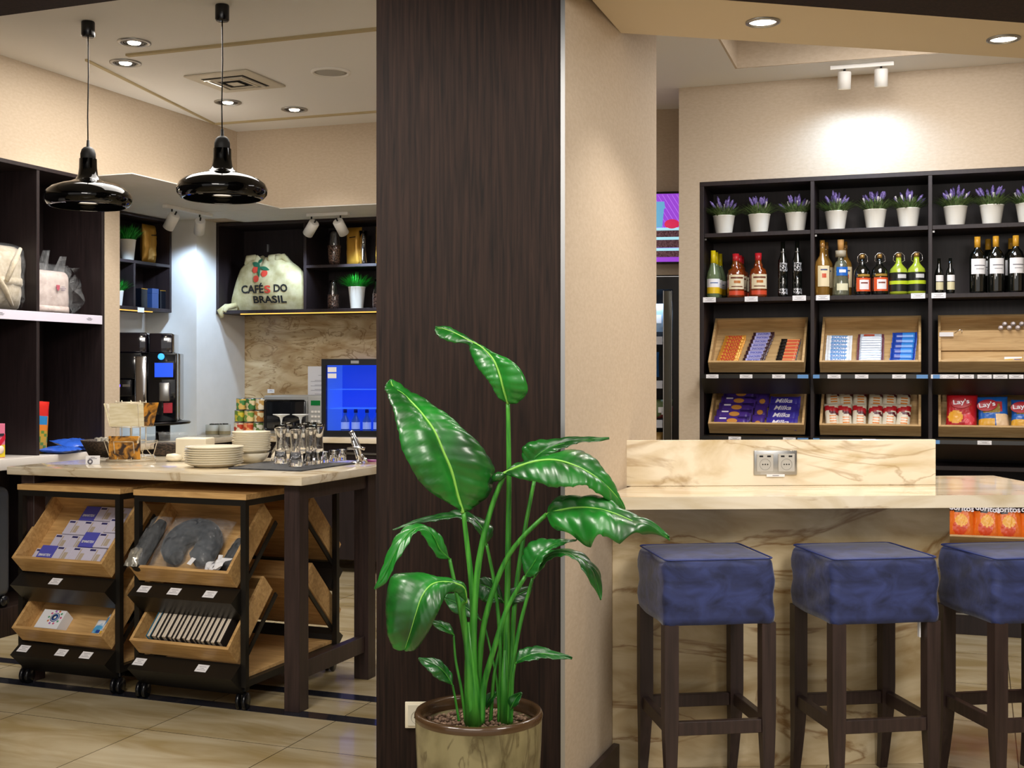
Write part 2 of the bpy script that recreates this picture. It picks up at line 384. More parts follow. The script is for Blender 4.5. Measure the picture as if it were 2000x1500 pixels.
for px, py, lab in ((1490, 42, 'round downlight in the soffit over the bar, nearer the column'), (1960, 75, 'round downlight in the soffit over the bar, at the right edge')):
    D = (2.725-CZ)*F/(HZ-py); M = T((px-CX)*D/F, D, 2.7245)
    if first: d2.matrix_basis = M; d2['label'] = lab; d2['group'] = 'downlights in the bar soffit'; o = d2
    else: o = dup(d2, M, lab)
    first = False
    lamp('lamp', 'SPOT', (0, 0, -.02), 20, WARM, None, .04, 105, .7, parent=o)
# extra soffit downlight out of frame over the bar's near end is the same row of lamps
lamp('soffit_lamp', 'SPOT', (.80, 4.2, 2.70), 22, NEUT, (.60, 4.3, 0), .03, 100, .6)
# speaker
p = cpt(646, 140)
sp_ = thing('ceiling_speaker', 'round grey ceiling speaker grille with white rim', 'speaker', T(p.x, p.y, CH-.0005))
obj('rim', MB().lathe([(.112, 0), (.112, -.008), (.098, -.012), (.092, 0)], 36, cap=False), m_wplas, sp_)
obj('grille', MB().lathe([(.095, -.002), (.07, -.006), (0, -.007)], 36), mat('grille_grey', 'a5a29b', .7), sp_)
# vent
p = cpt(460, 157)
vt = thing('ceiling_vent', 'square white ceiling air vent with nested louvres', 'vent', T(p.x, p.y, CH-.0005) @ RZ(-A_V))
obj('frame', MB().box(-.21, .21, -.21, .21, -.012, 0, .004), mat('vent_white', 'cbc3b2', .6), vt)
for i in range(4):
    r = .14-.034*i; b = MB()
    b.box(-r, r, -r, r, -.014-.003*i, -.013-.003*i+.001)
    obj('louvre', b, [mat('vent_white', 'cbc3b2', .6), mat('vent_gap', '2a2622', .8)][(i+1) % 2], vt)
for i in range(4):
    r = .128-.034*i; b = MB()
    for s1 in (-1, 1):
        b.prism([(-r, s1*r), (r, s1*r), (r-.014, s1*(r-.014)), (-r+.014, s1*(r-.014))], -.024+.002*i, -.016)
        b.prism([(s1*r, -r), (s1*r, r), (s1*(r-.014), r-.014), (s1*(r-.014), -r+.014)], -.024+.002*i, -.016)
    obj('louvre_blade', b, mat('vent_white', 'cbc3b2', .6), vt)
# track spots
def head(parent, pos, aim, power, color, L=.11, r=.038, ang=75, blend=.6):
    pos = Vector(pos); q = (Vector(aim)-pos).to_track_quat('-Z', 'Y').to_matrix().to_4x4()
    M = T(*pos) @ q
    h = obj('spot_head', MB().lathe([(r*.9, .05), (r, .045), (r, .045-L), (r*.86, .045-L), (r*.86, .05-L+.012), (0, .05-L+.012)], 24).m(0), m_wplas, parent, M)
    obj('lens', MB().lathe([(r*.84, .062-L), (0, .061-L)], 20), m_bulb, h)
    obj('bracket', MB().tube([(0, 0, .05), (0, 0, .075)], .006, 8), m_bplas, h)
    ld = (Vector(aim)-pos).normalized()
    lamp('lamp', 'SPOT', pos+ld*(L-.02), power, color, aim, .035, ang, blend, parent=parent)
def track(name_lab, a, c, heads, col_, power, zc, L=.11, r=.038, drop=.10, ang=75, blend=.6):
    t = thing('track_light', name_lab, 'spotlight'); t.location = a
    d = Vector(c)-Vector(a)
    b = MB(); n = d.normalized(); s_ = Vector((-n.y, n.x, 0))*.018; up = Vector((0, 0, .022))
    q = [b.v(x) for x in (-s_, d-s_, d+s_, s_)]; q2 = [b.v(x-up) for x in (-s_, d-s_, d+s_, s_)]
    b.f(q); b.f(q2); [b.f([q[i], q[(i+1) % 4], q2[(i+1) % 4], q2[i]]) for i in range(4)]
    obj('track_rail', b, m_wplas, t)
    for k, aim in heads:
        p = d*k - Vector((0, 0, drop)); ah = Vector(aim)-Vector(a)
        obj('stem', MB().tube([d*k-Vector((0, 0, .02)), d*k-Vector((0, 0, drop-.045))], .006, 8), m_bplas, t)
        head(t, p, ah, power, col_, L, r, ang, blend)
    return t
track('white twin spotlight track above the shelf with the grass pot in the left alcove', (-2.36, 8.35, 2.594), (-2.17, 8.85, 2.594),
      ((.15, (-2.75, 8.75, 1.9)), (.75, (-2.45, 9.35, 1.9))), COOL, 44, 2.594)
track('white twin spotlight track above the niche shelf with the coffee sack', (-1.47, 8.83, 2.592), (-1.16, 8.73, 2.592),
      ((.1, (-1.9, 9.3, 1.9)), (.8, (-.95, 9.3, 1.9))), COOL, 40, 2.592)
track('white twin spotlight track on the ceiling above the bottle shelving', (1.768, 6.82, CH-.001), (2.087, 6.715, CH-.001),
      ((.22, (1.84, 6.96, 1.9)), (.80, (2.06, 6.89, 1.9))), (.45, .68, 1), 15, CH, .09, .036, .085, 155, 1.0)
# ================================================================= LEFT WALL SHELVING (in the LW frame)
def board(parent, name, dims, m=m_wood2, bev=.0015): return obj(name, MB().box(*dims, bev, 1), m, parent)
lc = thing('wall_shelving', 'tall dark wood open shelving built into the left wall, left of the cream pier', 'shelving', LW)
for x in (-1.14, -.565, -.022): board(lc, 'divider', (x, x+.022, 0, .44, .99, 2.578))
board(lc, 'top_panel', (-1.16, .0, -.004, .44, 2.578, 2.6)); board(lc, 'back_panel', (-1.16, 0, .44, .455, .99, 2.6))
sh = board(lc, 'shelf', (-1.118, -.022, .0, .44, 1.762, 1.784))
ps = obj('price_strip', MB().box(-1.118, -.026, -.006, -.001, 1.738, 1.790, .001, 1), mat('lilac_white_plastic', 'd9d5e6', .4), lc)
ps['label'] = 'white plastic price strip'
def tick(parent, M, wd=.05, n=3, m=m_ink, h=.0022, gap=.006):
    b = MB()
    for i in range(n):
        ww = wd*(.5, 1, .7, .85, .6)[i % 5]; b.box(-ww/2, ww/2, -.0008, 0, -i*gap-h/2, -i*gap+h/2)
    return obj('printed_lines', b, m, parent, M)
tick(ps, T(-.14, -.0062, 1.772), .05); tick(ps, T(-.84, -.0062, 1.772), .05)
base = thing('wall_counter', 'pale stone slab under the left wall shelving carrying the bags and boxes', 'worktop', LW)
obj('slab', MB().box(-2.2, .14, -.05, .455, .93, .99, .003), mat('white_stone_slab', 'd8d2cb', .2), base)
obj('plinth', MB().box(-2.2, .14, .1, .455, 0, .16, .003), m_wood, base)
# contents -------------------------------------------------
def pillow(w_, h_, d, nx=12, nz_=14, pw=2.2, crimp=0, mfn=None, noise=0, bulge=.0, b=None, lean=0):
    """soft packet standing on z=0, front towards -y"""
    b = b or MB(); rnd = random.Random(int(w_*1e5+h_*1e4+nx))
    off = [[rnd.uniform(-1, 1) for _ in range(nx+1)] for _ in range(nz_+1)]
    def th(u, v):
        a = max(0, 1-abs(2*u-1)**pw); c = max(0, 1-abs(2*v-1)**pw)
        return (a*c)**.55
    def mk(sg):
        def fn(u, v):
            k = th(u, v); i = min(nx, int(round(u*nx))); j = min(nz_, int(round(v*nz_)))
            edge = 1-bulge*(1-abs(2*v-1))**.5*0
            x = (u-.5)*w_*(1-.05*math.sin(math.pi*v)*(1 if bulge == 0 else bulge))
            z = v*h_
            y = sg*(d/2*k + .0006) + (noise*off[j][i]*(.3+.7*k) if sg < 0 else noise*off[j][i]*.3*k)
            if crimp and (v < .001 or v > .999): y += crimp*math.sin(u*nx*math.pi/1)*sg*0 + crimp*(1 if i % 2 else -1)
            return (x, y, z)
        return fn
    for sg in (-1, 1):
        b.grid(mk(sg), nx, nz_, True, (mfn if sg < 0 else (lambda u, v: 0)) if mfn else None)
    return b
m_robe = nz(mat('beige_terry', 'c3b8a4', .9, sheen=.3), 'b5a992', 'cbc1ae', (1, 1, 1), 30, 3, bump=.4, bd=.003, bscale=120)
m_towel = nz(mat('pinkish_towel', 'cdbdb8', .9), 'c3b3ae', 'd6c8c3', (1, 1, 1), 25, 3, bump=.3, bd=.002, bscale=100)
rb = thing('bathrobe_pack', 'folded beige bathrobe in a clear plastic bag on the left wall shelf', 'bathrobe', LW @ T(-.80, .16, 1.785))
obj('robe', pillow(.50, .37, .24, 16, 16, 4, noise=.004), m_robe, rb)
b = MB()
b.tube([(-.20, -.105, .35), (-.10, -.132, .25), (.02, -.135, .12), (.09, -.12, .03)], [.012, .016, .016, .010], 8)
b.tube([(.17, -.105, .35), (.10, -.13, .27), (.03, -.138, .16)], [.010, .016, .012], 8)
obj('collar', b, m_robe, rb)
obj('belt', pillow(.51, .07, .262, 14, 6, 4), m_robe, rb, T(0, 0, .13))
obj('plastic_bag', pillow(.525, .385, .27, 18, 16, 5, noise=.006), m_film, rb)
tw = thing('towel_pack', 'folded pale towel in a crumpled clear bag beside the beige bathrobe', 'towel', LW @ T(-.33, .17, 1.785))
obj('towel', pillow(.36, .26, .17, 14, 14, 5, noise=.003), m_towel, tw)
obj('folded_edge', pillow(.37, .06, .19, 14, 6, 4), m_towel, tw)
b = pillow(.42, .30, .21, 18, 16, 4, noise=.011)
for x, h in ((-.1, .32), (.0, .35), (.12, .33)):
    b.grid(lambda u, v, x=x, h=h: (x+(u-.5)*.10*(1-v*.5)+.03*v, .02*math.sin(u*9+x*30)-.01*v, .25+(h-.25)*v*1.25), 6, 4)
b.grid(lambda u, v: (.20+.07*math.sin(u*2.6)*(.6+.4*math.sin(v*9)), -.05+.05*math.sin(v*7+u*3), .02+v*.27), 5, 8)
obj('plastic_bag', b, m_film, tw)
e = obj('emblem', MB().prism([(-.014, .016), (.014, .016), (.013, -.004), (0, -.018), (-.013, -.004)], -.002, 0, 'y'), col('c2405a'), tw, T(.02, -.094, .155))
tick(tw, T(.062, -.094, .163), .05, 3, col('7a6a8a'), .003, .010)
# things on the slab
def carton(name, lab, cat, w_, d, h_, M, c, group=None, bev=.0015):
    t = thing(name, lab, cat, M, group); obj('carton', MB().box(-w_/2, w_/2, -d/2, d/2, 0, h_, bev, 1), c, t); return t
t = carton('toy_box', 'pink and yellow printed box at the left edge on the stone slab', 'box', .13, .12, .185, LW @ T(-.825, .10, .99), col('e07a98'))
obj('printed_panel', MB().box(-.062, .062, -.062, -.0605, .004, .07), col('d9c02a'), t)
obj('printed_panel', MB().prism([(-.062, .05), (.0, .075), (.062, .13), (.062, .10), (.02, .06), (-.062, .03)], -.064, -.062, 'y'), col('c8203a'), t)
obj('printed_panel', MB().box(.0, .055, -.0635, -.0622, .118, .132), col('30303c'), t)
obj('printed_panel', MB().lathe([(.0, 0), (.022, .001), (.022, .003), (0, .004)], 16), col('f0d9c8'), t, T(.03, -.0625, .045) @ RX(90))
t = thing('printed_pouch', 'tall red and yellow printed pouch leaning in the left wall shelving', 'pouch', LW @ T(-.47, .10, .99) @ RY(4))
def pm(u, v): return 0 if v > .72 else (1 if v > .55 and abs(u-.45) < .4 else (2 if v > .42 else (3 if (int(u*7)+int(v*13)) % 3 else 4)))
obj('pouch', pillow(.19, .30, .05, 14, 18, 3, mfn=pm), [col('cf2a22'), col('2f86c4'), col('e6842c'), col('c8a03a'), col('5f8a3a')], t)
bl = thing('blue_packet', 'shiny blue packet lying flat on the slab nearest the red pouch', 'packet', LW @ T(-.36, .02, 1.0) @ RZ(10) @ RX(-88) @ T(0, -.01, -.09), 'blue packets lying on the slab')
obj('wrapper', pillow(.22, .17, .035, 12, 10, 3, noise=.006), mat('blue_foil_bag', '2f5cc4', .2), bl)
dup(bl, LW @ T(-.20, .06, 1.03) @ RZ(-14) @ RX(-80) @ T(0, -.01, -.09), 'shiny blue packet overlapping the one nearest the red pouch')
dup(bl, LW @ T(-.10, .02, 1.0) @ RZ(5) @ RX(-88) @ T(0, -.01, -.09), 'shiny blue packet nearest the cream pier')
# suitcase under the slab
su = thing('suitcase', 'dark grey hard shell suitcase standing under the slab at the left edge', 'suitcase', LW @ T(-.86, .12, .165))
obj('shell', MB().box(-.26, .22, -.02, .24, .05, .66, .05, 4), mat('grey_shell', '3c4048', .4), su)
obj('wheel', MB().lathe([(0, -.015), (.03, -.015), (.03, .015), (0, .015)], 16), m_bplas, su, T(.17, .0, .03) @ RX(90))
obj('wheel', MB().lathe([(0, -.015), (.03, -.015), (.03, .015), (0, .015)], 16), m_bplas, su, T(-.2, .0, .03) @ RX(90))
b = MB()
for i in range(3): b.box(.06, .12, -.024, -.019, .20+.02*i, .207+.02*i)
obj('badge', b, m_steel, su)
# ================================================================= ALCOVE SHELVES
ga = thing('wall_shelf_unit', 'dark open wall shelf in the left alcove holding the grass pot', 'shelf', PL @ T(-.03, .20, 0))
for dims, n_ in (((-1.1, .0, 0, .25, 2.572, 2.592), 'top_panel'), ((-1.1, 0, 0, .25, 1.9, 1.925), 'bottom_panel'), ((-.02, 0, 0, .25, 1.925, 2.572), 'side_panel'),
                 ((-1.1, -.02, 0, .25, 2.235, 2.257), 'shelf'), ((-.44, -.42, 0, .25, 1.925, 2.235), 'divider'), ((-1.1, 0, .245, .255, 1.9, 2.59), 'back_panel')):
    board(ga, n_, dims)
m_led = mat('warm_led_strip', 'ffe0a0', .5, emit='ffb84a', es=1.6)
obj('led_strip', MB().box(-1.0, -.2, .02, .03, 1.894, 1.9), m_led, ga)
obj('price_label', MB().box(-.40, -.33, -.004, -.001, 1.885, 1.92), m_paper, ga)
def blades(n, r0, spread, h_, wd, rnd, b=None, z=0, droop=.5):
    b = b or MB()
    for i in range(n):
        a = rnd.uniform(0, 6.283); rr = r0*math.sqrt(rnd.random()); s_ = spread*rnd.uniform(.15, 1); hh = h_*rnd.uniform(.6, 1)*(1-.25*s_/spread)
        c, s = math.cos(a), math.sin(a); pr = None
        for k in range(5):
            q = k/4; ww = wd*(1-q**2)+.0003
            x = rr*c + s_*c*q**1.4; y = rr*s+s_*s*q**1.4; zz = z+hh*(q-droop*.35*q*q*(s_/spread))
            e = (b.v((x-s*ww, y+c*ww, zz)), b.v((x+s*ww, y-c*ww, zz)))
            if pr: b.f([pr[0], pr[1], e[1], e[0]], True)
            pr = e
    return b
def pot_mb(rt, rb_, h_, seg=28): return MB().lathe([(0, 0), (rb_, 0), (rb_+.001, .003), (rt-.002, h_-.006), (rt, h_-.004), (rt, h_), (rt-.005, h_), (rt-.006, h_-.02), (0, h_-.025)], seg)
def grass_pot(lab, M, rt=.062, h_=.155, gh=.15, sp_=.12, n=320, seed=1):
    t = thing('potted_grass', lab, 'plant', M); obj('pot', pot_mb(rt, rt*.7, h_), m_white, t)
    obj('grass_blades', blades(n, rt*.7, sp_, gh, .003, random.Random(seed), z=h_-.02), m_grass, t); return t
GA = PL @ T(-.03, .20, 0)
grass_pot('white pot of artificial green grass on the upper shelf of the left alcove', GA @ T(-.385, .10, 2.257) )
grass_pot('artificial grass half hidden behind the cream pier on the lower left alcove shelf', GA @ T(-.515, .09, 1.925), .05, .11, .13, .12, 200, 3)
m_kraft = mat('gold_paper_bag', 'b98a33', .3, .35)
def coffee_pack(lab, M, w_=.13, h_=.27, d=.08):
    t = thing('coffee_pack', lab, 'coffee bag', M, 'tall gold coffee bags')
    obj('bag', pillow(w_, h_, d, 12, 16, 4, noise=.004), m_kraft, t)
    obj('tie', MB().tube([(-.02, -d*.5-.004, h_*.72), (.03, -d*.5-.006, h_*.735)], .0035, 6), m_bplas, t); return t
coffee_pack('tall gold coffee bag on the left alcove shelf beside the grass pot', GA @ T(-.145, .10, 2.257), .15, .29)
for x, lab in ((-.27, 'small black and gold edged box on the lower alcove shelf, left one'), (-.05, 'small black and gold edged box on the lower alcove shelf, right one')):
    t = thing('gift_box', lab, 'box', GA @ T(x, .09, 1.925)); obj('carton', MB().box(-.035, .035, -.05, .06, 0, .14, .001, 1), mat('gloss_black_card', '0c0e14', .15), t)
    obj('gold_edge', MB().box(-.036, .036, -.052, -.049, .135, .140), m_gold, t)
t = thing('gift_box', 'dark blue box between the two gold edged boxes in the left alcove', 'box', GA @ T(-.155, .07, 1.925)); obj('carton', MB().box(-.038, .038, -.04, .06, 0, .145, .001, 1), mat('navy_card', '22365e', .3), t)
obj('lid', MB().box(-.039, .039, -.041, .061, .11, .146, .001, 1), mat('navy_card', '22365e', .3), t)
# niche shelf on the back wall
NC = frame(-2.264, 9.4, 18)
nc = thing('wall_shelf_unit', 'dark open wall shelf above the microwave holding the coffee sack', 'shelf', NC)
for dims, n_ in (((0, 2.4, 0, .385, 2.57, 2.592), 'top_panel'), ((0, 2.4, 0, .385, 1.9, 1.925), 'bottom_panel'), ((0, .022, 0, .385, 1.925, 2.57), 'side_panel'), ((.744, .766, 0, .385, 1.925, 2.57), 'divider'),
                 ((.766, 2.4, 0, .385, 2.23, 2.252), 'shelf'), ((0, 2.4, .375, .388, 1.9, 2.59), 'back_panel')):
    board(nc, n_, dims)
obj('led_strip', MB().box(.2, 2.3, .02, .03, 1.893, 1.9), m_led, nc)
obj('wall_hook', MB().box(.235, .25, .36, .375, 2.40, 2.46), m_steel, nc)
# coffee sack
m_jute = nz(mat('jute_sacking', 'b9ae84', .85), 'a79a6c', 'c4ba92', (1, 1, 1), 14, 3, bump=.3, bd=.002, bscale=220)
SO = [(0, -.285, .265), (.12, -.295, .29), (.25, -.285, .30), (.40, -.265, .295), (.55, -.245, .285), (.68, -.225, .265), (.80, -.205, .225), (.90, -.165, .17), (1, -.14, .14)]
SO = [(a, b_*1.15, c*1.15) for a, b_, c in SO]
def srow(v):
    for a, c in zip(SO, SO[1:]):
        if v <= c[0]+1e-6:
            k = (v-a[0])/(c[0]-a[0]); return a[1]+(c[1]-a[1])*k, a[2]+(c[2]-a[2])*k
    return SO[-1][1:]
def sfront(u, v, sg=-1):
    l_, r_ = srow(v); top = .405 + (.028*math.sin(u*math.pi*2.0-.6)**2 - .045*math.exp(-((u-.40)/.07)**2))*(1 if v > .5 else 0)*((v-.5)*2)**2
    k = max(0, (1-abs(2*u-1)**2.6))**.5 * (math.sin(math.pi*min(1, .12+v*.80))**.6)
    y = sg*.11*k + .006*math.sin(u*17+v*5)*k + (.02*math.exp(-((u-.4)/.08)**2)*max(0, v-.6)*2.2 if sg < 0 else 0)
    return (l_+(r_-l_)*u, y, v*top)
sk = thing('coffee_sack', 'large jute sack printed CAFÉS DO BRASIL slumped in the niche shelf', 'sack', NC @ T(.375, .16, 1.926) @ RX(4))
b = MB(); b.grid(lambda u, v: sfront(u, v, -1), 34, 26); b.grid(lambda u, v: sfront(u, v, 1), 34, 26)
obj('sack_body', b, m_jute, sk, merge=.0006)
b = MB()
for sx, cx in ((-1, -.12), (1, .07), (1, .13)): b.tube([(cx-.05, -.03, .36), (cx-.02, -.05, .405), (cx+.02, -.04, .41), (cx+.055, -.01, .36)], [.02, .026, .026, .02], 10)
b.tube([(-.26, -.06, .03), (-.31, -.12, .025), (-.34, -.15, -.0), (-.33, -.15, -.045)], [.03, .036, .032, .012], 10)
obj('corner_tail', MB().tube([(-.24, -.09, .05), (-.29, -.14, .035), (-.30, -.165, .0)], [.02, .024, .015], 8), m_jute, sk)
obj('gathered_folds', b, m_jute, sk)
def uvsack(x, z):
    v = max(0, min(1, z/.41)); l_, r_ = srow(v); u = (x-l_)/(r_-l_); return sfront(max(0, min(1, u)), v)[1]
def onsack(me, W, H, cx, cz, m, name='lettering'):
    q = me.copy(); q.materials.clear(); q.materials.append(m)
    for v in q.vertices:
        x = cx+v.co.x*W; z = cz+v.co.y*H; v.co = Vector((x, uvsack(x, z)-.0025-.002*(1 if v.co.z > 0 else 0), z))
    o = bpy.data.objects.new(name, q); C.objects.link(o); o.parent = sk; return o
mk = mat('black_print', '1b1c1a', .8); mr = mat('red_print', 'c8402c', .8); mg = mat('green_print', '1f5c40', .8)
onsack(text('CAFÉ', 0, .025), .198, .078, -.086, .175, mk); onsack(text('S', 0, .025), .050, .058, .048, .165, mr)
onsack(text('DO', 0, .025), .108, .058, .152, .172, mk); onsack(text('BRASIL', 0, .025), .275, .056, .050, .088, mk)
def disc(cx, cz, r, m):
    b = MB(); n = 18; ring = []
    for rr in (0, r*.5, r):
        ring.append([b.v((cx+rr*math.cos(2*math.pi*i/n), uvsack(cx+rr*math.cos(2*math.pi*i/n), cz+rr*math.sin(2*math.pi*i/n))-.004, cz+rr*math.sin(2*math.pi*i/n))) for i in range(n)])
    for a, c in zip(ring, ring[1:]):
        for i in range(n): b.f([a[i], a[(i+1) % n], c[(i+1) % n], c[i]])
    obj('printed_berry', b, m, sk)
for cx, cz in ((-.065, .315), (-.05, .245), (.02, .285)): disc(cx, cz, .026, mr)
b = MB()
def leafshape(p, q, wd):
    d = Vector((q[0]-p[0], q[1]-p[1])); n = Vector((-d.y, d.x)).normalized()*wd; L = []; Rr = []
    for i in range(9):
        k = i/8; c = Vector(p)+d*k; s_ = math.sin(math.pi*k)
        L.append(b.v((c.x+n.x*s_, uvsack(c.x+n.x*s_, c.y+n.y*s_)-.005, c.y+n.y*s_))); Rr.append(b.v((c.x-n.x*s_, uvsack(c.x-n.x*s_, c.y-n.y*s_)-.005, c.y-n.y*s_)))
    for i in range(8): b.f([L[i], L[i+1], Rr[i+1], Rr[i]])
leafshape((-.02, .25), (-.04, .37), .012); leafshape((-.03, .335), (.06, .31), .015); leafshape((-.03, .34), (-.10, .37), .018); leafshape((-.05, .36), (-.02, .40), .014)
obj('printed_leaves', b, mg, sk)
coffee_pack('slim gold coffee bag standing right of the jute sack', NC @ T(.715, .16, 1.925), .05, .27, .09)
m_bean = nz(mat('coffee_beans', '4a2c20', .5), '2c1812', '8a6a58', (1, 1, 1), 90, 2, lo=.4, hi=.6, bump=.8, bd=.004)
def vase(lab, M, prof, fill=None, cat='vase'):
    t = thing('glass_vase', lab, cat, M); n = len(prof)
    inner = [(max(.001, r-.003), z+ (.004 if i == 0 else 0)) for i, (r, z) in enumerate(prof)][::-1]
    obj('glass', MB().lathe([(0, 0)]+prof+inner+[(0, .004)], 24, cap=False), m_glass, t)
    if fill:
        pr = [(r-.004, max(z, .006)) for r, z in prof if z <= fill]; pr.append((pr[-1][0], fill))
        obj('coffee_bean_fill', MB().lathe([(0, .006)]+pr+[(0, fill)], 24, cap=False), m_bean, t)
    return t
vase('tall glass vase half filled with coffee beans on the upper niche shelf', NC @ T(.94, .12, 2.253), [(.040, 0), (.046, .03), (.052, .10), (.050, .17), (.042, .235), (.036, .262)], .15)
coffee_pack('gold coffee bag between the two glass vases on the upper niche shelf', NC @ T(1.09, .15, 2.253), .125, .285)
vase('slim waisted empty glass vase on the upper niche shelf', NC @ T(1.185, .10, 2.253), [(.034, 0), (.03, .03), (.020, .12), (.022, .18), (.030, .25)])
coffee_pack('gold coffee bag cut by the column edge on the upper niche shelf', NC @ T(1.33, .15, 2.253), .13, .285)
vase('short glass jar of coffee beans on the lower niche shelf', NC @ T(.93, .12, 1.926), [(.046, 0), (.047, .03), (.046, .10), (.034, .15), (.026, .19), (.028, .215)], .11, 'jar')
grass_pot('white pot of artificial grass on the lower niche shelf', NC @ T(1.12, .13, 1.926), .066, .165, .14, .15, 380, 5)
vase('glass jar of coffee beans half hidden by the column', NC @ T(1.30, .12, 1.926), [(.046, 0), (.047, .03), (.046, .10), (.034, .15), (.026, .19), (.028, .215)], .11, 'jar')
# ================================================================= KITCHEN COUNTER
kc = thing('kitchen_counter', 'L-shaped stone kitchen counter with dark cupboards under the microwave and fridge', 'counter')
KZ = .985
o = obj('worktop', MB().box(-.0, 1.9, -.64, -.002, KZ-.04, KZ, .003), m_counter, kc, MW)
obj('worktop', MB().box(-2.1, .0, -.36, .455, KZ-.04, KZ, .003), m_counter, kc, PL)
obj('cupboard', MB().box(.0, 1.9, -.56, -.01, .1, KZ-.04), m_wood2, kc, MW)
obj('cupboard', MB().box(-2.0, -.02, -.28, .45, .1, KZ-.04), m_wood2, kc, PL)
obj('cupboard_handle', MB().box(.2, 1.8, -.575, -.56, .86, .875, .002, 1), m_steel, kc, MW)
# coffee machine
CM = T(-2.52, 8.36, KZ) @ RZ(8)
cm = thing('coffee_machine', 'black bean-to-cup coffee machine with blue touch screen in the left alcove', 'coffee machine', CM)
obj('drip_stand', MB().lathe([(0, .10), (.16, .10), (.30, .112), (.31, .122), (.30, .130), (0, .128)], 40).lathe([(0, 0), (.05, 0), (.05, .10), (0, .10)], 20, (.12, 0, 0)), m_bplas, cm, T(0, .15, 0))
mgl = mat('gloss_black_body', '0d1016', .12, coat=.5)
b = MB(); b.box(-.22, .23, .10, .40, .131, .60, .008); b.box(-.22, .0, .0, .12, .42, .60, .008); b.box(.04, .23, .0, .12, .131, .60, .008)
obj('housing', b, mgl, cm)
obj('bean_hopper', MB().box(-.215, .03, .03, .36, .60, .74, .012, 3), mat('smoked_plastic', '1a1722', .08, coat=1), cm)
obj('bean_hopper', MB().box(.045, .20, .03, .36, .60, .735, .008, 3), mat('smoked_plastic', '1a1722', .08, coat=1), cm)
obj('chrome_column', MB().box(-.045, .035, -.004, .03, .20, .58, .01, 3), m_chrome, cm)
tp = obj('touch_screen', MB().box(.075, .225, -.028, -.006, .42, .545, .006, 2), m_bplas, cm)
obj('screen_glow', MB().box(.09, .212, -.030, -.0285, .435, .532), mat('blue_screen', '0a2a90', .3, emit='1450e8', es=1.1), tp)
obj('power_ring', MB().lathe([(.016, 0), (.022, 0), (.022, .004), (.016, .004)], 24), mat('cyan_ring', '3a80b0', .3, emit='30a0ff', es=1.6), cm, T(.13, -.006, .575) @ RX(90))
obj('dispenser', MB().box(.12, .19, -.035, .0, .27, .40, .008, 2), m_steel, cm)
obj('red_panel', MB().box(.145, .205, -.008, -.002, .19, .26, .001, 1), col('b02234'), cm)
obj('brew_outlet', MB().box(-.2, -.06, -.03, .0, .30, .42, .012, 3), m_bplas, cm)
obj('indicator', MB().box(-.15, -.135, -.032, -.0305, .37, .385), mat('violet_led', '4030ff', .3, emit='4a38ff', es=4), cm)
obj('name_plate', MB().box(-.12, -.07, -.032, -.0305, .37, .386), m_steel, cm)
# microwave and fridge (counter frame MW)
mw = thing('microwave', 'silver microwave oven with dark door on the back counter left of the small fridge', 'microwave', MW @ T(.675, -.46, KZ) @ S(.95, 1, 1))
m_silv = mat('silver_paint', 'a9aaa8', .35, .25)
b = MB(); b.box(-.255, .255, 0, .36, .01, .295, .008); obj('housing', b, m_silv, mw)
obj('door_glass', MB().box(-.245, .115, -.008, -.001, .035, .265, .02, 4), mat('dark_oven_glass', '14161a', .06, coat=1), mw)
obj('door_frame', MB().box(-.253, .13, -.004, .0, .015, .29, .002, 1), m_silv, mw)
obj('door_handle', MB().box(.125, .137, -.03, -.018, .04, .26, .004, 2), m_steel, mw)
obj('display', MB().box(.155, .235, -.004, -.001, .225, .26), mat('green_display', '0a1a12', .2, emit='1fae50', es=.25), mw)
for i in range(4):
    for j in range(3): obj('button', MB().box(.158+.028*j, .178+.028*j, -.004, -.001, .17-.035*i, .185-.035*i), m_wplas, mw)
FD = MW @ T(1.205, -.50, KZ) @ RZ(10)
fd = thing('mini_fridge', 'small black glass-door fridge glowing blue at the right end of the kitchen counter', 'fridge', FD)
b = MB(); W_, H_ = .25, .565
b.box(-W_, -W_+.03, .0, .44, 0, H_); b.box(W_-.03, W_, .0, .44, 0, H_); b.box(-W_+.03, W_-.03, 0, .44, 0, .03); b.box(-W_+.03, W_-.03, 0, .44, H_-.03, H_)
obj('cabinet', b, m_bplas, fd)
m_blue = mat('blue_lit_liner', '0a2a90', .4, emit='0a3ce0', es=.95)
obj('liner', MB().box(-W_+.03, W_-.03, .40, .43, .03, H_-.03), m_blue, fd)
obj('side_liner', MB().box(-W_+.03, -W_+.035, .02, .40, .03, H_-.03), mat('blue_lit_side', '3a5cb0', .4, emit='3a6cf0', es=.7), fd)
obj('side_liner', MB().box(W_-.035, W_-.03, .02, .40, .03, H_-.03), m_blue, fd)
for z in (.20, .34): obj('shelf', MB().box(-W_+.036, W_-.036, .05, .39, z, z+.004), mat('blue_lit_shelf', '3f66c0', .2, emit='2a66ff', es=.9), fd)  # fridge light put into the shelf material as emission
d_ = obj('door', MB().box(-W_, -W_+.035, -.03, -.002, 0, H_).box(W_-.045, W_, -.03, -.002, 0, H_).box(-W_+.035, W_-.045, -.03, -.002, 0, .045).box(-W_+.035, W_-.045, -.03, -.002, H_-.045, H_), m_bplas, fd)
obj('door_glass', MB().box(-W_+.035, W_-.045, -.02, -.015, .045, H_-.045), mat('door_pane', '101830', .04, alpha=.12), d_)
obj('badge', MB().box(-.03, .03, -.032, -.03, H_-.033, H_-.012), m_steel, d_)
obj('sticker', MB().box(-.205, -.14, -.0225, -.0205, .47, .505).box(-.205, -.14, -.0225, -.0205, .425, .46), m_paper, d_)
def bottle_mb(prof, seg=20): return MB().lathe(prof, seg)
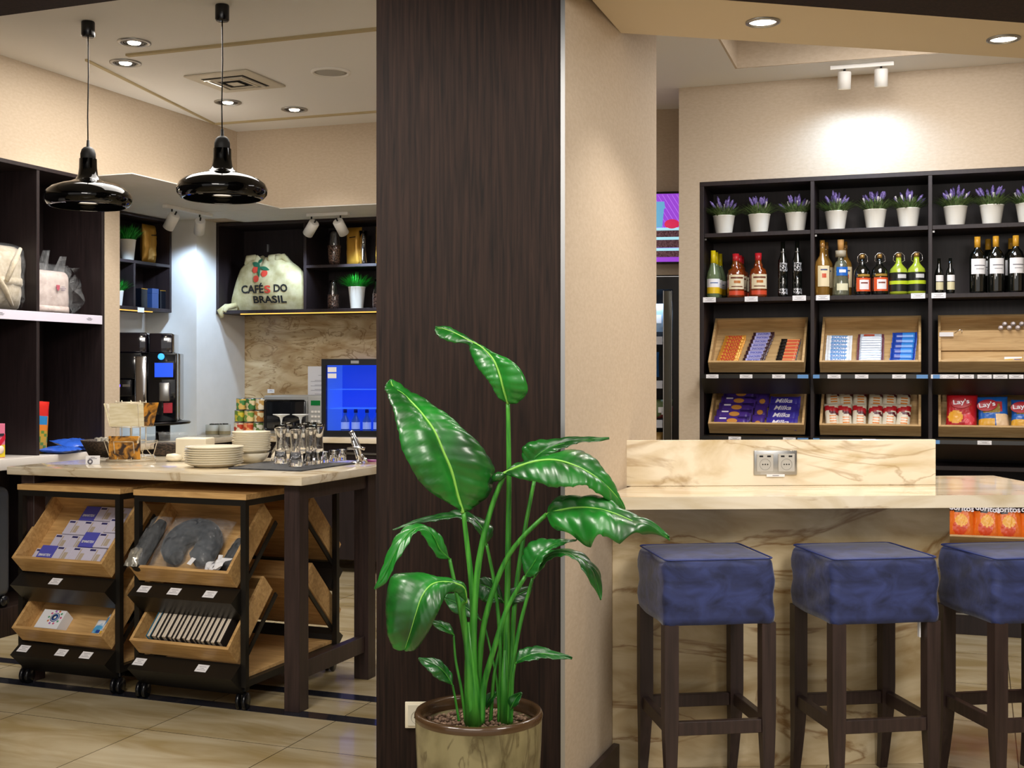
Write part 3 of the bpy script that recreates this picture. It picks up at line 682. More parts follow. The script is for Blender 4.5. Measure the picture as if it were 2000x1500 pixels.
def fridge_bottle(x, y, z, c, lab):
    t = thing('water_bottle', lab, 'bottle', FD @ T(x, y, z)); t['group'] = 'bottles inside the blue fridge'
    obj('bottle', bottle_mb([(0, 0), (.03, 0), (.031, .08), (.012, .12), (.012, .14), (0, .14)]), mat('blue_lit_bottle', '2a4a9a', .1, emit='2c5ae0', es=.35), t)  # bottle and its label carry the blue fridge light as emission
    obj('cap', MB().lathe([(0, .14), (.014, .14), (.014, .165), (0, .165)], 14), col('1a1f6a'), t)
    obj('label', MB().lathe([(.0315, .02), (.0315, .07)], 20, cap=False), mat('blue_lit_paper', 'b8ccff', .5, emit='5c80e8', es=.5), t)
for i, x in enumerate((-.12, -.04, .045, .125)): fridge_bottle(x, .14, .031, 0, 'small bottle on the bottom shelf of the blue fridge, %s from the left' % ORD[i])
t = thing('paper_notice', 'white printed paper notice fixed to the marble behind the microwave', 'notice', MW @ T(.665, -.002, 1.14))
obj('sheet', MB().box(-.105, .105, -.003, 0, 0, .36), m_paper, t)
tick(t, T(.06, -.0032, .33), .03, 2, m_ink, .004, .008); tick(t, T(0, -.0032, .29), .06, 1)
for i in range(5): tick(t, T(-.01, -.0032, .25-.035*i), .14, 2, m_ink, .0025, .008)
t = thing('wall_label', 'tiny white label stuck on the marble above the microwave', 'label', MW @ T(.235, -.002, 1.305)); obj('sticker', MB().box(-.03, .03, -.002, 0, -.015, .015), m_paper, t); tick(t, T(0, -.0022, .006), .04, 2)
# cans and mugs on the counter
def can(x, y, z, r, h, c1, c2, lab, lidc=m_steel):
    t = thing('food_can', lab, 'can', MW @ T(x, y, z), 'stacked cans beside the microwave')
    obj('tin', MB().lathe([(0, 0), (r, 0), (r, h), (0, h)], 22), lidc, t)
    obj('label', MB().lathe([(r+.0006, h*.06), (r+.0006, h*.94)], 22, cap=False), nz(mat('can_'+c1+c2, c1, .4), c1, c2, (1, 1, 1), 28, 1, lo=.48, hi=.54), t)
    return t
k = 0
for row, (z, n, x0, cols) in enumerate(((KZ+.001, 3, .055, (('c4462a', 'e8d8b8'), ('d2502c', 'f0a468'), ('e0dcc8', '5b7a3a'), ('c84a28', 'e8c8a0'))), (KZ+.092, 3, .062, (('d6c23a', '6a8a32'), ('7aa04a', 'e8cf8a'), ('e8dcae', 'b87838'), ('5c8a4e', 'e4c86a'))),
                                  (KZ+.183, 3, .075, (('4e8a48', 'e0b860'), ('e4cfa0', '3f7a3c'), ('c89a50', 'efe0c0'))))):
    for i in range(n):
        can(x0+.13+.083*i-.03*(0), -.40, z, .039, .09, *cols[i], '%s food can from the left in the %s row beside the microwave' % (ORD[i], ('bottom', 'middle', 'top')[row]))
for i, (x, r, h) in enumerate(((.06, .052, .075), (.165, .042, .078))):
    t = thing('stone_bowl', ('wider' if i == 0 else 'narrower')+' grey and brown stoneware cup beside the cans on the counter', 'cup', MW @ T(x, -.57, KZ+.001))
    obj('bowl', MB().lathe([(0, 0), (r*.95, 0), (r, .01), (r, h), (r-.004, h), (r-.006, .012), (0, .01)], 24), mat('grey_stoneware', 'a7a69a', .4), t)
    obj('glaze_band', MB().lathe([(r+.0008, .006), (r+.0008, .03)], 24, cap=False), mat('brown_band', '8a7f60', .4), t)
    b = MB(); rnd = random.Random(i)
    for _ in range(9): x_, y_ = rnd.uniform(-r*.6, r*.6), rnd.uniform(-r*.6, r*.6); b.box(x_-.01, x_+.01, y_-.006, y_+.006, .01, h+.008, .002, 1)
    tag(obj('sachets', b, [mat('dark_sachet', '3b3a34', .5)], t), None, None, None, 'stuff')
# ================================================================= BUFFET ISLAND
TB = frame(-.885, 5.17, 21.8)
tb = thing('buffet_table', 'high island table with pale stone top on dark wooden legs', 'table', TB)
obj('table_top', MB().box(-1.6, 0, 0, .96, .973, 1.01, .003), m_counter, tb)
for x, y in ((-.118, .05), (-.118, .66), (-1.56, .05), (-1.56, .66)): obj('leg', MB().box(x, x+.076, y, y+.076, 0, .972, .002, 1), m_leg, tb)
obj('apron', MB().box(-.108, -.052, .126, .66, .905, .972, .001, 1), m_leg, tb)
obj('apron', MB().box(-1.55, -1.50, .126, .66, .905, .972, .001, 1), m_leg, tb)
obj('stretcher', MB().box(-.100, -.060, .126, .66, .13, .205, .001, 1), m_leg, tb)
obj('stretcher', MB().box(-1.54, -1.50, .126, .66, .13, .205, .001, 1), m_leg, tb)
obj('apron', MB().box(-1.484, -.118, .70, .73, .905, .972, .001, 1), m_leg, tb)
# carts ---------------------------------------------------
TA = 44.5; TL = .385; TD = .10
def tray_mb(w_, L, dep, th=.014):
    b = MB()
    b.box(0, w_, 0, L, -dep, -dep+th, .001, 1); b.box(0, th, 0, L, -dep+th, 0, .001, 1); b.box(w_-th, w_, 0, L, -dep+th, 0, .001, 1)
    b.box(th, w_-th, 0, th, -dep+th, 0, .001, 1); b.box(th, w_-th, L-th, L, -dep+th, 0, .001, 1); return b
def price(parent, M, w_=.045, h_=.030):
    o = obj('price_label', MB().box(-w_/2, w_/2, -.001, 0, -h_/2, h_/2), m_paper, parent, M)
    return o
PRL = None
def price2(parent, M, w_=.045, h_=.030):
    """paper tag with printed lines in one mesh"""
    b = MB(); b.m(0).box(-w_/2, w_/2, -.001, 0, -h_/2, h_/2); b.m(1)
    for i, q in enumerate((.5, .3, .6)): b.box(-w_*q/2*1.2, w_*q/2*1.2, -.0014, -.001, h_*.22-i*h_*.22-.0008, h_*.22-i*h_*.22+.0008)
    return obj('price_label', b, [m_paper, m_ink], parent, M)
CW, CD, CHT = .585, .80, .93
def tray_M(z0, back=False, q0=-.08, x0=.035):
    M = T(x0, q0, z0) @ RX(TA)
    if back: M = T(CW, CD, 0) @ RZ(180) @ M
    return M
ZU, ZL = .600, .278
def make_cart(lab, M, tags):
    t = thing('display_cart', lab, 'cart', M); p = .026
    obj('top_board', MB().box(-.004, CW+.004, -.004, CD+.004, CHT-.026, CHT, .002, 1), m_oak2, t)
    b = MB()
    for x in (0, CW-p):
        for y in (0, CD-p): b.box(x, x+p, y, y+p, .10, CHT-.0262)
        b.box(x, x+p, p, CD-p, .10, .13); b.box(x, x+p, p, CD-p, CHT-.052, CHT-.0262)
    for y in (0, CD-p): b.box(p, CW-p, y, y+p, .10, .13); b.box(p, CW-p, y, y+p, CHT-.052, CHT-.0262)
    obj('frame', b, m_black, t)
    for s_ in (p, CW-p-.004):
        b = MB()
        for z in (ZU, ZL):
            for k_ in (0, 1):
                q_ = [(.0, z-.085), (.275, z+.185), (.290, z+.170), (.015, z-.10)]
                if k_: q_ = [(CD-a_, c_) for a_, c_ in q_]
                obj('tray_bracket', MB().prism(q_, s_-.002, s_+.006, 'x'), m_black, t)
    obj('base_board', MB().box(p, CW-p, p, CD-p, .131, .147, .001, 1), m_oak2, t)
    for (z0, back) in ((ZU, 0), (ZL, 0), (ZU, 1), (ZL, 1)):
        obj('tray', tray_mb(CW-.07, TL, TD), m_oak2, t, tray_M(z0, back))
        lg = MB().prism([(-.002, -.078), (-.075, -.128), (.02, -.215), (.05, -.19), (.0, -.11)], .022, CW-.022, 'x')
        MM = T(0, 0, z0) if not back else T(CW, CD, z0) @ RZ(180)
        l_ = obj('price_ledge', lg, m_black, t, MM)
        if not back:
            for x in tags[0 if z0 == ZU else 1]: price2(l_, T(x, -.0385, -.103) @ RX(-55.6) @ T(0, -.0008, 0), .058, .040)
    for x in (.03, CW-.03):
        for y in (.03, CD-.03):
            c = obj('caster', MB().box(x-.02, x+.02, y-.018, y+.018, .078, .10, .003, 1), m_bplas, t)
            for s_ in (-.02, .012): obj('wheel', MB().lathe([(0, 0), (.034, 0), (.037, .003), (.037, .013), (.034, .016), (0, .016)], 22), m_bplas, c, T(x+s_-.004, y-.008, .0372) @ RZ(12) @ RY(90))
    return t
C2M = TB @ T(-.855, -.012, 0); C1M = TB @ T(-1.53, -.0, 0)
make_cart('wheeled display cart holding blue and white boxes, left of the pair under the island', C1M, ((.255,), (.07, .29, .43)))
make_cart('wheeled display cart holding books and a bagged neck pillow, right of the pair', C2M, ((.085, .245, .43), (.06, .39)))
# cart 1 upper tray: cable boxes
def in_tray(CM_, z0, x, s, th, q0=-.08, x0=.035, dep=TD): return CM_ @ T(x0, q0, z0) @ RX(TA) @ T(x, s, -dep+.0145) @ RX(-90)
mb_w = mat('pale_lilac_card', 'cfc9da', .5); mb_b = mat('violet_blue_card', '5657b8', .45); mb_n = mat('navy_print', '2e2c62', .5); mb_t = mat('tan_print', 'b8a894', .6)
def cable_box():
    t = thing('cable_box', 'x', 'box'); w_, h_, d = .092, .082, .030
    obj('carton', MB().box(-w_/2, w_/2, -d, 0, 0, h_, .001, 1), mb_w, t)
    obj('printed_title', MB().box(-w_/2+.006, -.008, -d-.0006, -d, h_*.80, h_*.92), mb_n, t)
    obj('printed_picture', MB().box(.008, .030, -d-.0006, -d, h_*.12, h_*.6).box(-.002, .004, -d-.0006, -d, h_*.1, h_*.9), mb_t, t)
    return t
def blue_box():
    t = thing('cable_box', 'x', 'box'); w_, h_, d = .088, .085, .026
    obj('carton', MB().box(-w_/2, w_/2, -d, 0, 0, h_, .001, 1), mb_b, t)
    letter('SMARTEX', .07, .014, m_paper, t, T(0, -d-.0008, h_*.35)); return t
cb = cable_box(); bb = blue_box(); used = [0, 0]; gi = 0
LAY = [(.115, .02, 'w', 0), (.165, .018, 'b', 1), (.262, .018, 'w', 1), (.355, .018, 'w', 1), (.445, .018, 'w', 1),
       (.175, .105, 'w', 0), (.268, .105, 'w', 0), (.36, .105, 'b', 1), (.45, .105, 'w', 1),
       (.20, .19, 'w', 0), (.293, .19, 'w', 0), (.386, .19, 'w', 0), (.462, .19, 'w', 1),
       (.24, .275, 'b', 0), (.333, .275, 'w', 0), (.426, .275, 'w', 0)]
ri = {}
for x, s_, kd, lv in LAY:
    row = {0.02: 0, .018: 0, .105: 1, .19: 2, .275: 3}[s_]; ri[row] = ri.get(row, 0)+1
    M = in_tray(C1M, ZU, x-.02, s_, 0) @ T(0, -.031*lv-.0002*row, .0015*row)
    lab = '%s box, %s from left in %s row, upper left cart tray' % ('violet-blue' if kd == 'b' else 'white printed', ORD[ri[row]-1], ('front', 'second', 'third', 'rearmost')[row])
    src = cb if kd == 'w' else bb; i = 0 if kd == 'w' else 1
    if not used[i]: src.matrix_basis = M; src['label'] = lab; src['group'] = 'small boxes in the upper tray of the left cart'; used[i] = 1
    else: dup(src, M, lab, 'small boxes in the upper tray of the left cart')
# supports below the raised boxes: lower layer
for i, x in enumerate((.152, .245, .338, .43)):
    dup(cb, in_tray(C1M, ZU, x, .0175, 0) @ T(0, 0, 0), 'white box beneath the front row, %s from left, upper left cart tray' % ORD[i], 'small boxes in the upper tray of the left cart')
# cart 1 lower tray
t = thing('round_logo_box', 'white box with round blue emblem and pink dots in the lower left cart tray', 'box', in_tray(C1M, ZL, .16, .03, 0))
obj('carton', MB().box(-.065, .065, -.06, 0, 0, .10, .001, 1), m_paper, t)
obj('emblem', MB().lathe([(0, 0), (.024, 0), (.024, .0012), (0, .0012)], 24), mat('emblem_blue', '1e4a8c', .4), t, T(.02, -.06, .06) @ RX(90))
obj('emblem_ring', MB().lathe([(.018, .0014), (.0205, .0014)], 24, cap=False).lathe([(.0, .0013), (.009, .0016), (0, .002)], 12), m_paper, t, T(.02, -.0602, .06) @ RX(90))
for i in range(10):
    a = i*.63; obj('printed_dot', MB().lathe([(0, 0), (.0055, 0), (.0055, .001), (0, .001)], 10), col(['d85a8a', '5aa87a', 'e07848', 'b05ac0'][i % 4]), t, T(.02+.034*math.cos(a), -.06, .06+.034*math.sin(a)) @ RX(90))
for i, (x, c1, c2) in enumerate(((.40, '58a8d8', 'f0f0f0'), (.455, 'f0f0f0', '4a90c8'))):
    t = thing('travel_packet', ('left' if i == 0 else 'right')+' white and light blue packet in the lower tray of the left cart', 'packet', in_tray(C1M, ZL, x, .02+.01*i, 0) @ T(0, -.012*i, 0) @ RZ(0))
    obj('packet', pillow(.062, .115+.02*i, .022, 8, 10, 5, noise=.001), nz(mat('packet_'+c1, c1, .35), c1, c2, (1, 1, 1), 22, 1, lo=.45, hi=.55), t)
    obj('printed_dots', MB().box(-.02, .0, -.0135, -.012, .02, .035).box(.0, .02, -.0135, -.012, .04, .055), col('e0b030' if i else '3050a0'), t)
# cart 2 lower tray: books seen by their page edges
m_pg = nz(mat('page_edges', 'd4c4ae', .8), 'bfae98', 'e0d3c0', (120, 1, 1), 4, 2)
CV = ['1f6d8c', '3a2420', '4a2a22', '2a2422', '8a3a30', '35302a', '222020', '5a4030', '2c2a28', '3a3634', '6a5040', '262422', '403028', '1e1c1c', '55403a', '2c2624', '201c1c']
bk = thing('book', 'x', 'book')
obj('page_block', MB().box(-.009, .009, -.118, -.004, .004, .176), m_pg, bk)
obj('cover', MB().box(-.0115, -.009, -.124, 0, 0, .18).box(.009, .0115, -.124, 0, 0, .18).box(-.009, .009, -.004, 0, 0, .18), mat('book_cover', '2a2523', .5), bk)
x = .085; rnd = random.Random(4); nb = 15
for i in range(nb):
    wd = rnd.choice((.018, .022, .026, .03)); s_ = wd/.023
    M = in_tray(C2M, ZL, x+wd/2, .018, 0) @ RY(0) @ T(0, -.001, rnd.uniform(0, .01)) @ Matrix.Diagonal((s_, .78, 1.1, 1))
    lab = 'paperback lying spine down in the lower tray of the right cart, %s from the left' % ORD[i]
    if i == 0:
        bk.matrix_basis = M; bk['label'] = 'paperback with teal cover at the left end of the row in the right cart'; bk['group'] = 'paperbacks in the lower tray of the right cart'; o = bk
    else: o = dup(bk, M, lab)
    x += wd+.0018
tc = mat('teal_book_cover', '1f6d8c', .5); c0 = [c for c in C.objects if c.parent == bk and c.name.startswith('cover')][0]
c0.data = c0.data.copy(); c0.data.materials[0] = tc
# cart 2 upper tray: neck pillow in film, folded dark pack, small tags
m_fab = nz(mat('grey_plush', '4b4e54', .8, sheen=.2), '2e3136', '474b51', (1, 1, 1), 9, 3)
npl = thing('neck_pillow', 'grey U-shaped neck pillow in a clear bag in the upper tray of the right cart', 'pillow', in_tray(C2M, ZU, .235, .03, 0))
pts = []
for i in range(17):
    a = R(-60+300*i/16); pts.append((-.0+.085*math.cos(a), -.055, .125+.085*math.sin(a)))
pts = [(p_[0]*1.05, p_[1], p_[2]) for p_ in pts]
obj('pillow', MB().tube(pts, [.035, .046]+[.055]*13+[.046, .035], 16), m_fab, npl)
b = pillow(.33, .275, .125, 20, 18, 4, noise=.009)
obj('plastic_bag', b, m_film, npl, T(0, -.055, -.005))
uf = thing('folded_umbrella', 'rolled dark pack in crinkled clear film at the left of the neck pillow', 'umbrella', in_tray(C2M, ZU, .02, .0, 0) @ T(.01, -.075, 0))
obj('roll', MB().tube([(0, 0, 0), (0, -.0, .05), (0, -.0, .20), (0, 0, .26)], [.024, .034, .036, .022], 12), mat('black_cloth', '1b1b1c', .6), uf)
obj('plastic_sleeve', pillow(.085, .29, .085, 12, 16, 4, noise=.008), m_film, uf)
obj('sleeve_tip', pillow(.07, .10, .04, 10, 8, 3, noise=.01), mat('silver_film', 'b9b4a6', .15, .6), uf, T(-.015, -.02, -.005))
up = thing('dark_pouch', 'small black pouch in film at the right end of the upper right cart tray', 'pouch', in_tray(C2M, ZU, .415, .05, 0) @ RY(8))
obj('pouch', pillow(.075, .20, .05, 10, 14, 4, noise=.004), mat('black_cloth', '1b1b1c', .6), up); obj('plastic_sleeve', pillow(.085, .215, .06, 12, 14, 4, noise=.006), m_film, up)
tg = thing('paper_tags', 'crumpled white printed paper tags heaped at the lower right of the neck pillow', 'tag', in_tray(C2M, ZU, .40, .02, 0) @ T(0, -.07, 0))
b = MB(); rnd = random.Random(9)
for i in range(5):
    x0 = -.03+.018*i; b.grid(lambda u, v, i=i, x0=x0: (x0+u*.035+.012*v, -.006*i+.014*math.sin(4*u+i)*v+.01*math.cos(5*v+i*2), .0+v*(.05+.01*(i % 3))+.01*math.sin(u*4+i)), 5, 5)
tag(obj('tags', b, m_paper, tg), None, None, None, 'stuff')
t = thing('paper_tag', 'single small white tag in front of the neck pillow', 'tag', in_tray(C2M, ZU, .325, .012, 0) @ T(0, -.115, 0) @ RY(15)); obj('tag', MB().box(-.012, .012, -.001, 0, 0, .036), m_paper, t)
# ---- things on the island top
TZ = 1.0105
def tp_(px, py): D = (CZ-TZ)*F/(py-HZ); return Vector(((px-CX)*D/F, D, TZ))
def plate_mb(r=.136):
    return MB().lathe([(0, .004), (r*.62, .004), (r*.66, 0), (r*.70, .004), (r*.88, .012), (r, .020), (r*.995, .0225), (r*.86, .0155), (r*.66, .008), (0, .008)], 40)
pc = tp_(418, 911); pl = thing('dinner_plate', 'x', 'plate'); obj('plate', plate_mb(), m_cream, pl)
for i in range(8):
    lab = ('%s cream dinner plate from the bottom of the front stack' % ORD[i]) if i < 7 else 'topmost cream dinner plate of the front stack'
    M = T(pc.x+.002*math.sin(i*2), pc.y, TZ+.0105*i)
    if i == 0: pl.matrix_basis = M; pl['label'] = lab; pl['group'] = 'dinner plates in the front stack'
    else: dup(pl, M, lab)
pc = tp_(491, 903); pl2 = thing('side_plate', 'x', 'plate'); obj('plate', plate_mb(.094), m_cream, pl2)
for i in range(11):
    lab = ('%s small cream plate from the bottom of the rear stack' % ORD[i]) if i < 10 else 'topmost small cream plate of the rear stack'
    M = T(pc.x+.0015*math.sin(i*2.3), pc.y, TZ+.045+.0085*i)
    if i == 0: pl2.matrix_basis = M; pl2['label'] = lab; pl2['group'] = 'small plates in the rear stack'
    else: dup(pl2, M, lab)
t = thing('deep_bowl', 'cream bowl under the rear stack of small plates', 'bowl', T(pc.x, pc.y, TZ)); obj('bowl', MB().lathe([(0, 0), (.05, 0), (.075, .02), (.088, .048), (.085, .048), (.07, .022), (0, .012)], 36), m_cream, t)
pc = tp_(371, 903)
t = thing('napkin_box', 'square cream box with rounded foot behind the front plate stack', 'box', T(pc.x, pc.y+.12, TZ) @ RZ(-8)); obj('box', MB().box(-.085, .075, -.06, .06, .0, .115, .008, 3), m_cream, t)
obj('foot', MB().lathe([(0, 0), (.03, 0), (.048, .015), (.04, .035), (0, .04)], 20), m_cream, t, T(-.09, -.05, 0))
# slate mat and glasses
m_slate = nz(mat('slate', '3a3c40', .45), '2c2e33', '4c4f55', (1, 1, 1), 30, 4, bump=.3, bd=.002)
q = [tp_(446, 916), tp_(588, 921), tp_(693, 906), tp_(520, 903)]
bs = MB().prism([(v.x-q[0].x, v.y-q[0].y) for v in q], 0, .006)
tag(obj('slate_board', bs, m_slate, None, T(q[0].x, q[0].y, TZ)), 'dark slate board under the glasses at the island corner', 'board')
gl = thing('tall_glass', 'x', 'glass')
pr = [(.0, 0), (.031, 0), (.033, .004), (.030, .03), (.024, .07), (.021, .10), (.023, .13), (.029, .165), (.0315, .185)]
inn = [(.0300, .185), (.0275, .165), (.0212, .13), (.019, .10), (.021, .07), (.026, .035), (.0, .028)]
obj('glass', MB().lathe(pr+inn, 28, cap=False), m_glass, gl)
GP = [(548, 897), (577, 903), (562, 890), (592, 893), (606, 888), (622, 891), (607, 899)]
for i, (px, py) in enumerate(GP):
    v = tp_(px, py+11); M = T(v.x, v.y, TZ+.0065)
    lab = 'tall waisted beer glass on the slate, %s from the left' % ORD[i]
    if i == 0: gl.matrix_basis = M; gl['label'] = lab; gl['group'] = 'tall glasses on the slate board'
    else: dup(gl, M, lab)
sg = thing('shot_glass', 'x', 'glass')
obj('glass', MB().lathe([(0, 0), (.020, 0), (.021, .004), (.0225, .048), (.0235, .055), (.0220, .055), (.0200, .02), (0, .016)], 22, cap=False), m_glass, sg)
for i, (px, py) in enumerate(((601, 911), (618, 909), (634, 907), (652, 904), (668, 902))):
    v = tp_(px, py); M = T(v.x, v.y, TZ+.0065); lab = 'small shot glass in front of the tall glasses, %s from the left' % ORD[i]
    if i == 0: sg.matrix_basis = M; sg['label'] = lab; sg['group'] = 'shot glasses on the slate board'
    else: dup(sg, M, lab)
mg_ = thing('cocktail_glass', 'x', 'glass')
obj('bowl', MB().lathe([(.052, 0), (.054, .002), (.045, .05), (.02, .095), (.004, .11), (0, .112), (.0, .105), (.017, .09), (.042, .05), (.0505, .003)], 28, cap=False), m_glass, mg_)
obj('stem', MB().lathe([(.0045, .108), (.0035, .15), (.0045, .20), (.010, .217), (.03, .226), (.042, .229), (.042, .232), (0, .232)], 28), mat('frosted_glass', 'e8ecec', .15, alpha=.75), mg_)
for i, px in enumerate((545, 583)):
    v = tp_(px, 901); M = T(v.x, v.y+.06, TZ)
    if i == 0: mg_.matrix_basis = M; mg_['label'] = 'upturned cocktail glass in front of the microwave, left one'; mg_['group'] = 'upturned cocktail glasses'
    else: dup(mg_, M, 'upturned cocktail glass in front of the microwave, right one')
# chrome bar tap
v = tp_(697, 905); t = thing('bar_tap', 'chrome lever corkscrew stand at the right end of the island', 'corkscrew', T(v.x, v.y, TZ) @ RZ(-12))
obj('base', MB().lathe([(0, 0), (.03, 0), (.03, .006), (.012, .012), (0, .012)], 24), m_chrome, t)
obj('body', MB().tube([(.015, 0, .005), (.005, 0, .05), (-.015, 0, .10), (-.02, 0, .13)], [.013, .015, .013, .011], 14), m_chrome, t)
obj('lever', MB().tube([(.02, 0, .03), (.01, 0, .085), (-.02, 0, .14), (-.03, 0, .155)], [.008, .009, .012, .013], 12), m_chrome, t)
obj('clamp', MB().tube([(-.045, -.01, .072), (.02, -.01, .078), (.04, -.0, .07)], [.006, .009, .008], 10), m_chrome, t)
obj('handle', MB().tube([(.02, 0, .045), (.045, 0, .02), (.05, 0, .004)], [.006, .008, .006], 10), m_chrome, t)
v = tp_(722, 874+30); t = thing('bottle_opener', 'purple and red handled utensil lying at the far end by the column', 'utensil', T(v.x+.03, 6.3, .986+.06)); obj('handle', MB().tube([(-.06, 0, .0), (0, 0, -.006), (.05, 0, -.003)], [.006, .011, .006], 10), col('7a2f6a', .3), t); obj('tip', MB().tube([(-.10, 0, .003), (-.06, 0, 0)], [.003, .005], 8), m_chrome, t)
t.matrix_basis = T(v.x+.03, 6.06, TZ+.007)
# wire menu carousel
v = tp_(256, 899); mr_ = thing('menu_carousel', 'pale wire rack of menu cards standing on the island, left of the plates', 'rack', T(v.x, v.y, TZ))
def ring(r, z, n=32): return [(r*math.cos(2*math.pi*i/n), r*math.sin(2*math.pi*i/n), z) for i in range(n)]
obj('base_ring', MB().tube(ring(.118, .004), .0035, 6, True), m_wire, mr_)
b = MB(); b.tube(ring(.075, .29, 24), .0022, 6, True)
for k in range(10):
    a = 2*math.pi*k/10; c_, s_ = math.cos(a), math.sin(a)
    b.tube([(.075*c_, .075*s_, .30), (.075*c_, .075*s_, .06), (.118*c_, .118*s_, .006)], .0021, 6)
b.tube(ring(.075, .25, 24), .0021, 6, True); b.tube(ring(.075, .10, 24), .0021, 6, True)
b.tube([(0, 0, .01), (0, 0, .28)], .006, 8); b.tube([(-.12, 0, .004), (.12, 0, .004)], .0025, 6); b.tube([(0, -.12, .004), (0, .12, .004)], .0025, 6)
obj('wire_frame', b, m_wire, mr_)
for k, (a, z0, z1) in enumerate(((-90, .17, .285), (-165, .17, .285), (-15, .17, .285), (-90, .02, .10), (-150, .02, .10), (-20, .02, .10))):
    Mk = RZ(a+90)
    b = MB(); w_ = .085 if k == 0 else .06
    lo, hi = (-.085, -.105) if z0 > .1 else (-.088, -.115)
    for x in (-w_*.8, w_*.8): b.tube([(x, -.076, z0), (x, lo-.008, z0), (x, hi-.008, z1)], .002, 6)
    b.tube([(-w_*.8, hi-.008, z1), (w_*.8, hi-.008, z1)], .002, 6); b.tube([(-w_*.8, lo-.008, z0), (w_*.8, lo-.008, z0)], .002, 6)
    obj('card_holder', b, m_wire, mr_, Mk)
m_cardc = nz(mat('cream_card', 'ddd3b4', .6), 'd2c69f', 'e4dcc2', (1, 1, 6), 12, 2)
m_photo = nz(mat('warm_food_print', 'b8802c', .35), '2a160c', 'd0902e', (1, 1, 1), 22, 3, .8, .40, .6, extra=('f4e2c0', (1, 1, 1), 14, .5, .68, .05, .9))
def card(lab, a, z, w_, h_, m_, tilt=8, r=.098):
    t = thing('menu_card', lab, 'card', T(v.x, v.y, TZ) @ RZ(a+90) @ T(0, -r, z) @ RX(tilt)); obj('card', MB().box(-w_/2, w_/2, -.003, 0, 0, h_), m_, t); return t
card('wide cream menu card in the upper front of the wire rack', -84, .175, .165, .115, m_cardc)
card('cream menu card tilted out at the upper left of the wire rack', -165, .175, .10, .115, m_cardc, 14)
card('narrow menu card edge-on at the upper right of the wire rack', -25, .175, .10, .12, m_photo, 16)
card('dark menu card with golden food photo at the lower front of the wire rack', -90, .012, .155, .115, m_photo, 3, .10)
card('pale menu card standing at the lower left of the wire rack', -160, .012, .09, .10, m_cardc, 6)
t = thing('small_sign', 'small white folded price sign near the left end of the island', 'sign', T(*tp_(181, 907)) @ RX(-6)); obj('card', MB().box(-.034, .034, -.001, .0, 0, .042), m_paper, t)
obj('printed_logo', MB().lathe([(.006, .0), (.013, 0), (.013, .001), (.006, .001)], 16, cap=False), m_ink, t, T(-.012, -.0012, .013) @ RX(90)); tick(t, T(.0, -.0014, .034), .04, 2)
vb = tp_(203, 893); m_wick = nz(mat('dark_wicker', '2a211b', .7), '15100c', '4a3a2e', (30, 30, 60), 3, 2, bump=.6, bd=.004)
t = thing('wicker_basket', 'low dark wicker basket behind the wire menu rack', 'basket', T(vb.x, vb.y+.10, TZ))
obj('basket', MB().lathe([(0, .004), (.10, .004), (.105, 0), (.145, .075), (.15, .085), (.142, .085), (.10, .01)], 32), m_wick, t)
for i in range(3): obj('wrapped_sachet', pillow(.11, .06, .03, 8, 6, 3, noise=.006), mat('silver_film', 'b9b4a6', .15, .6) if i else m_film, t, T(.03-.05*i, -.02+.05*i, .05) @ RX(-50))
vb = tp_(322, 893)
t = thing('bread_basket', 'dark open basket behind the right side of the wire rack', 'basket', T(vb.x+.02, vb.y+.12, TZ))
obj('basket', MB().box(-.10, .12, -.05, .05, 0, .07, .01, 2), m_wick, t); obj('wrapped_sachet', pillow(.16, .07, .05, 10, 8, 3, noise=.01), m_film, t, T(-.01, 0, .055))
# ================================================================= BAR COUNTER
BR = T(.3656, 4.5, 0) @ RZ(3)
br = thing('bar_counter', 'marble bar counter with raised upstand behind the blue stools', 'bar', BR)
obj('front_panel', MB().box(.002, 1.263, 0, .035, 0, .971, .001, 1), m_marble, br)
obj('worktop', MB().prism([(-.07, -.215), (1.70, -.215), (1.70, .60), (.27, .60)], .972, 1.016), m_counter, br)
obj('upstand', MB().box(.065, 1.285, .185, .215, 1.0165, 1.192, .002, 1), m_counter, br)
obj('core', MB().box(.30, 1.20, .036, .52, 0, .971), m_wood2, br)
def outlet(n, lab, M, m0, m1, parent_thing=True, wx=.083, hz=.094):
    t = thing('wall_socket', lab, 'socket', M); b = MB(); W = wx*n
    obj('frame', MB().box(-W/2, W/2, -.009, 0, -hz/2, hz/2, .002), m0, t)
    for i in range(n):
        cx = -W/2+wx*(i+.5)
        ins = obj('socket_insert', MB().box(cx-.032, cx+.032, -.0125, -.009, -.034, .034, .001, 1), m1, t)
        b = MB().lathe([(.0205, .0), (.0195, -.006), (0, -.006)], 28, cap=False); b.lathe([(.022, -.0), (.0205, .001), (.0205, 0)], 28, cap=False)
        obj('recess', b, mat('socket_recess', '8c8a86', .5, .2) if n > 1 else mat('socket_recess_w', 'b0ad9f', .5), ins, T(cx, -.0128, -.006) @ RX(90))
        b = MB()
        for dx in (-.0095, 0, .0095): b.lathe([(0, .0), (.0026, .0), (.0026, .001), (0, .001)], 10, (dx, 0, 0))
        obj('pin_holes', b, m_bplas, ins, T(cx, -.0132, -.006) @ RX(90))
        if n > 1: obj('usb_ports', MB().box(cx-.022, cx-.008, -.0135, -.0125, .022, .028).box(cx+.008, cx+.022, -.0135, -.0125, .022, .028), m_bplas, ins)
    return t
so = outlet(2, 'silver double socket with usb ports on the marble upstand of the bar', BR @ T(.655, .1848, 1.105), m_steel, mat('silver_plastic', 'b9b6af', .35, .3))
obj('paper_strip', MB().box(-.035, .035, -.0095, -.0085, -.054, -.044), m_paper, so); tick(so, T(0, -.0097, -.049), .05, 1)
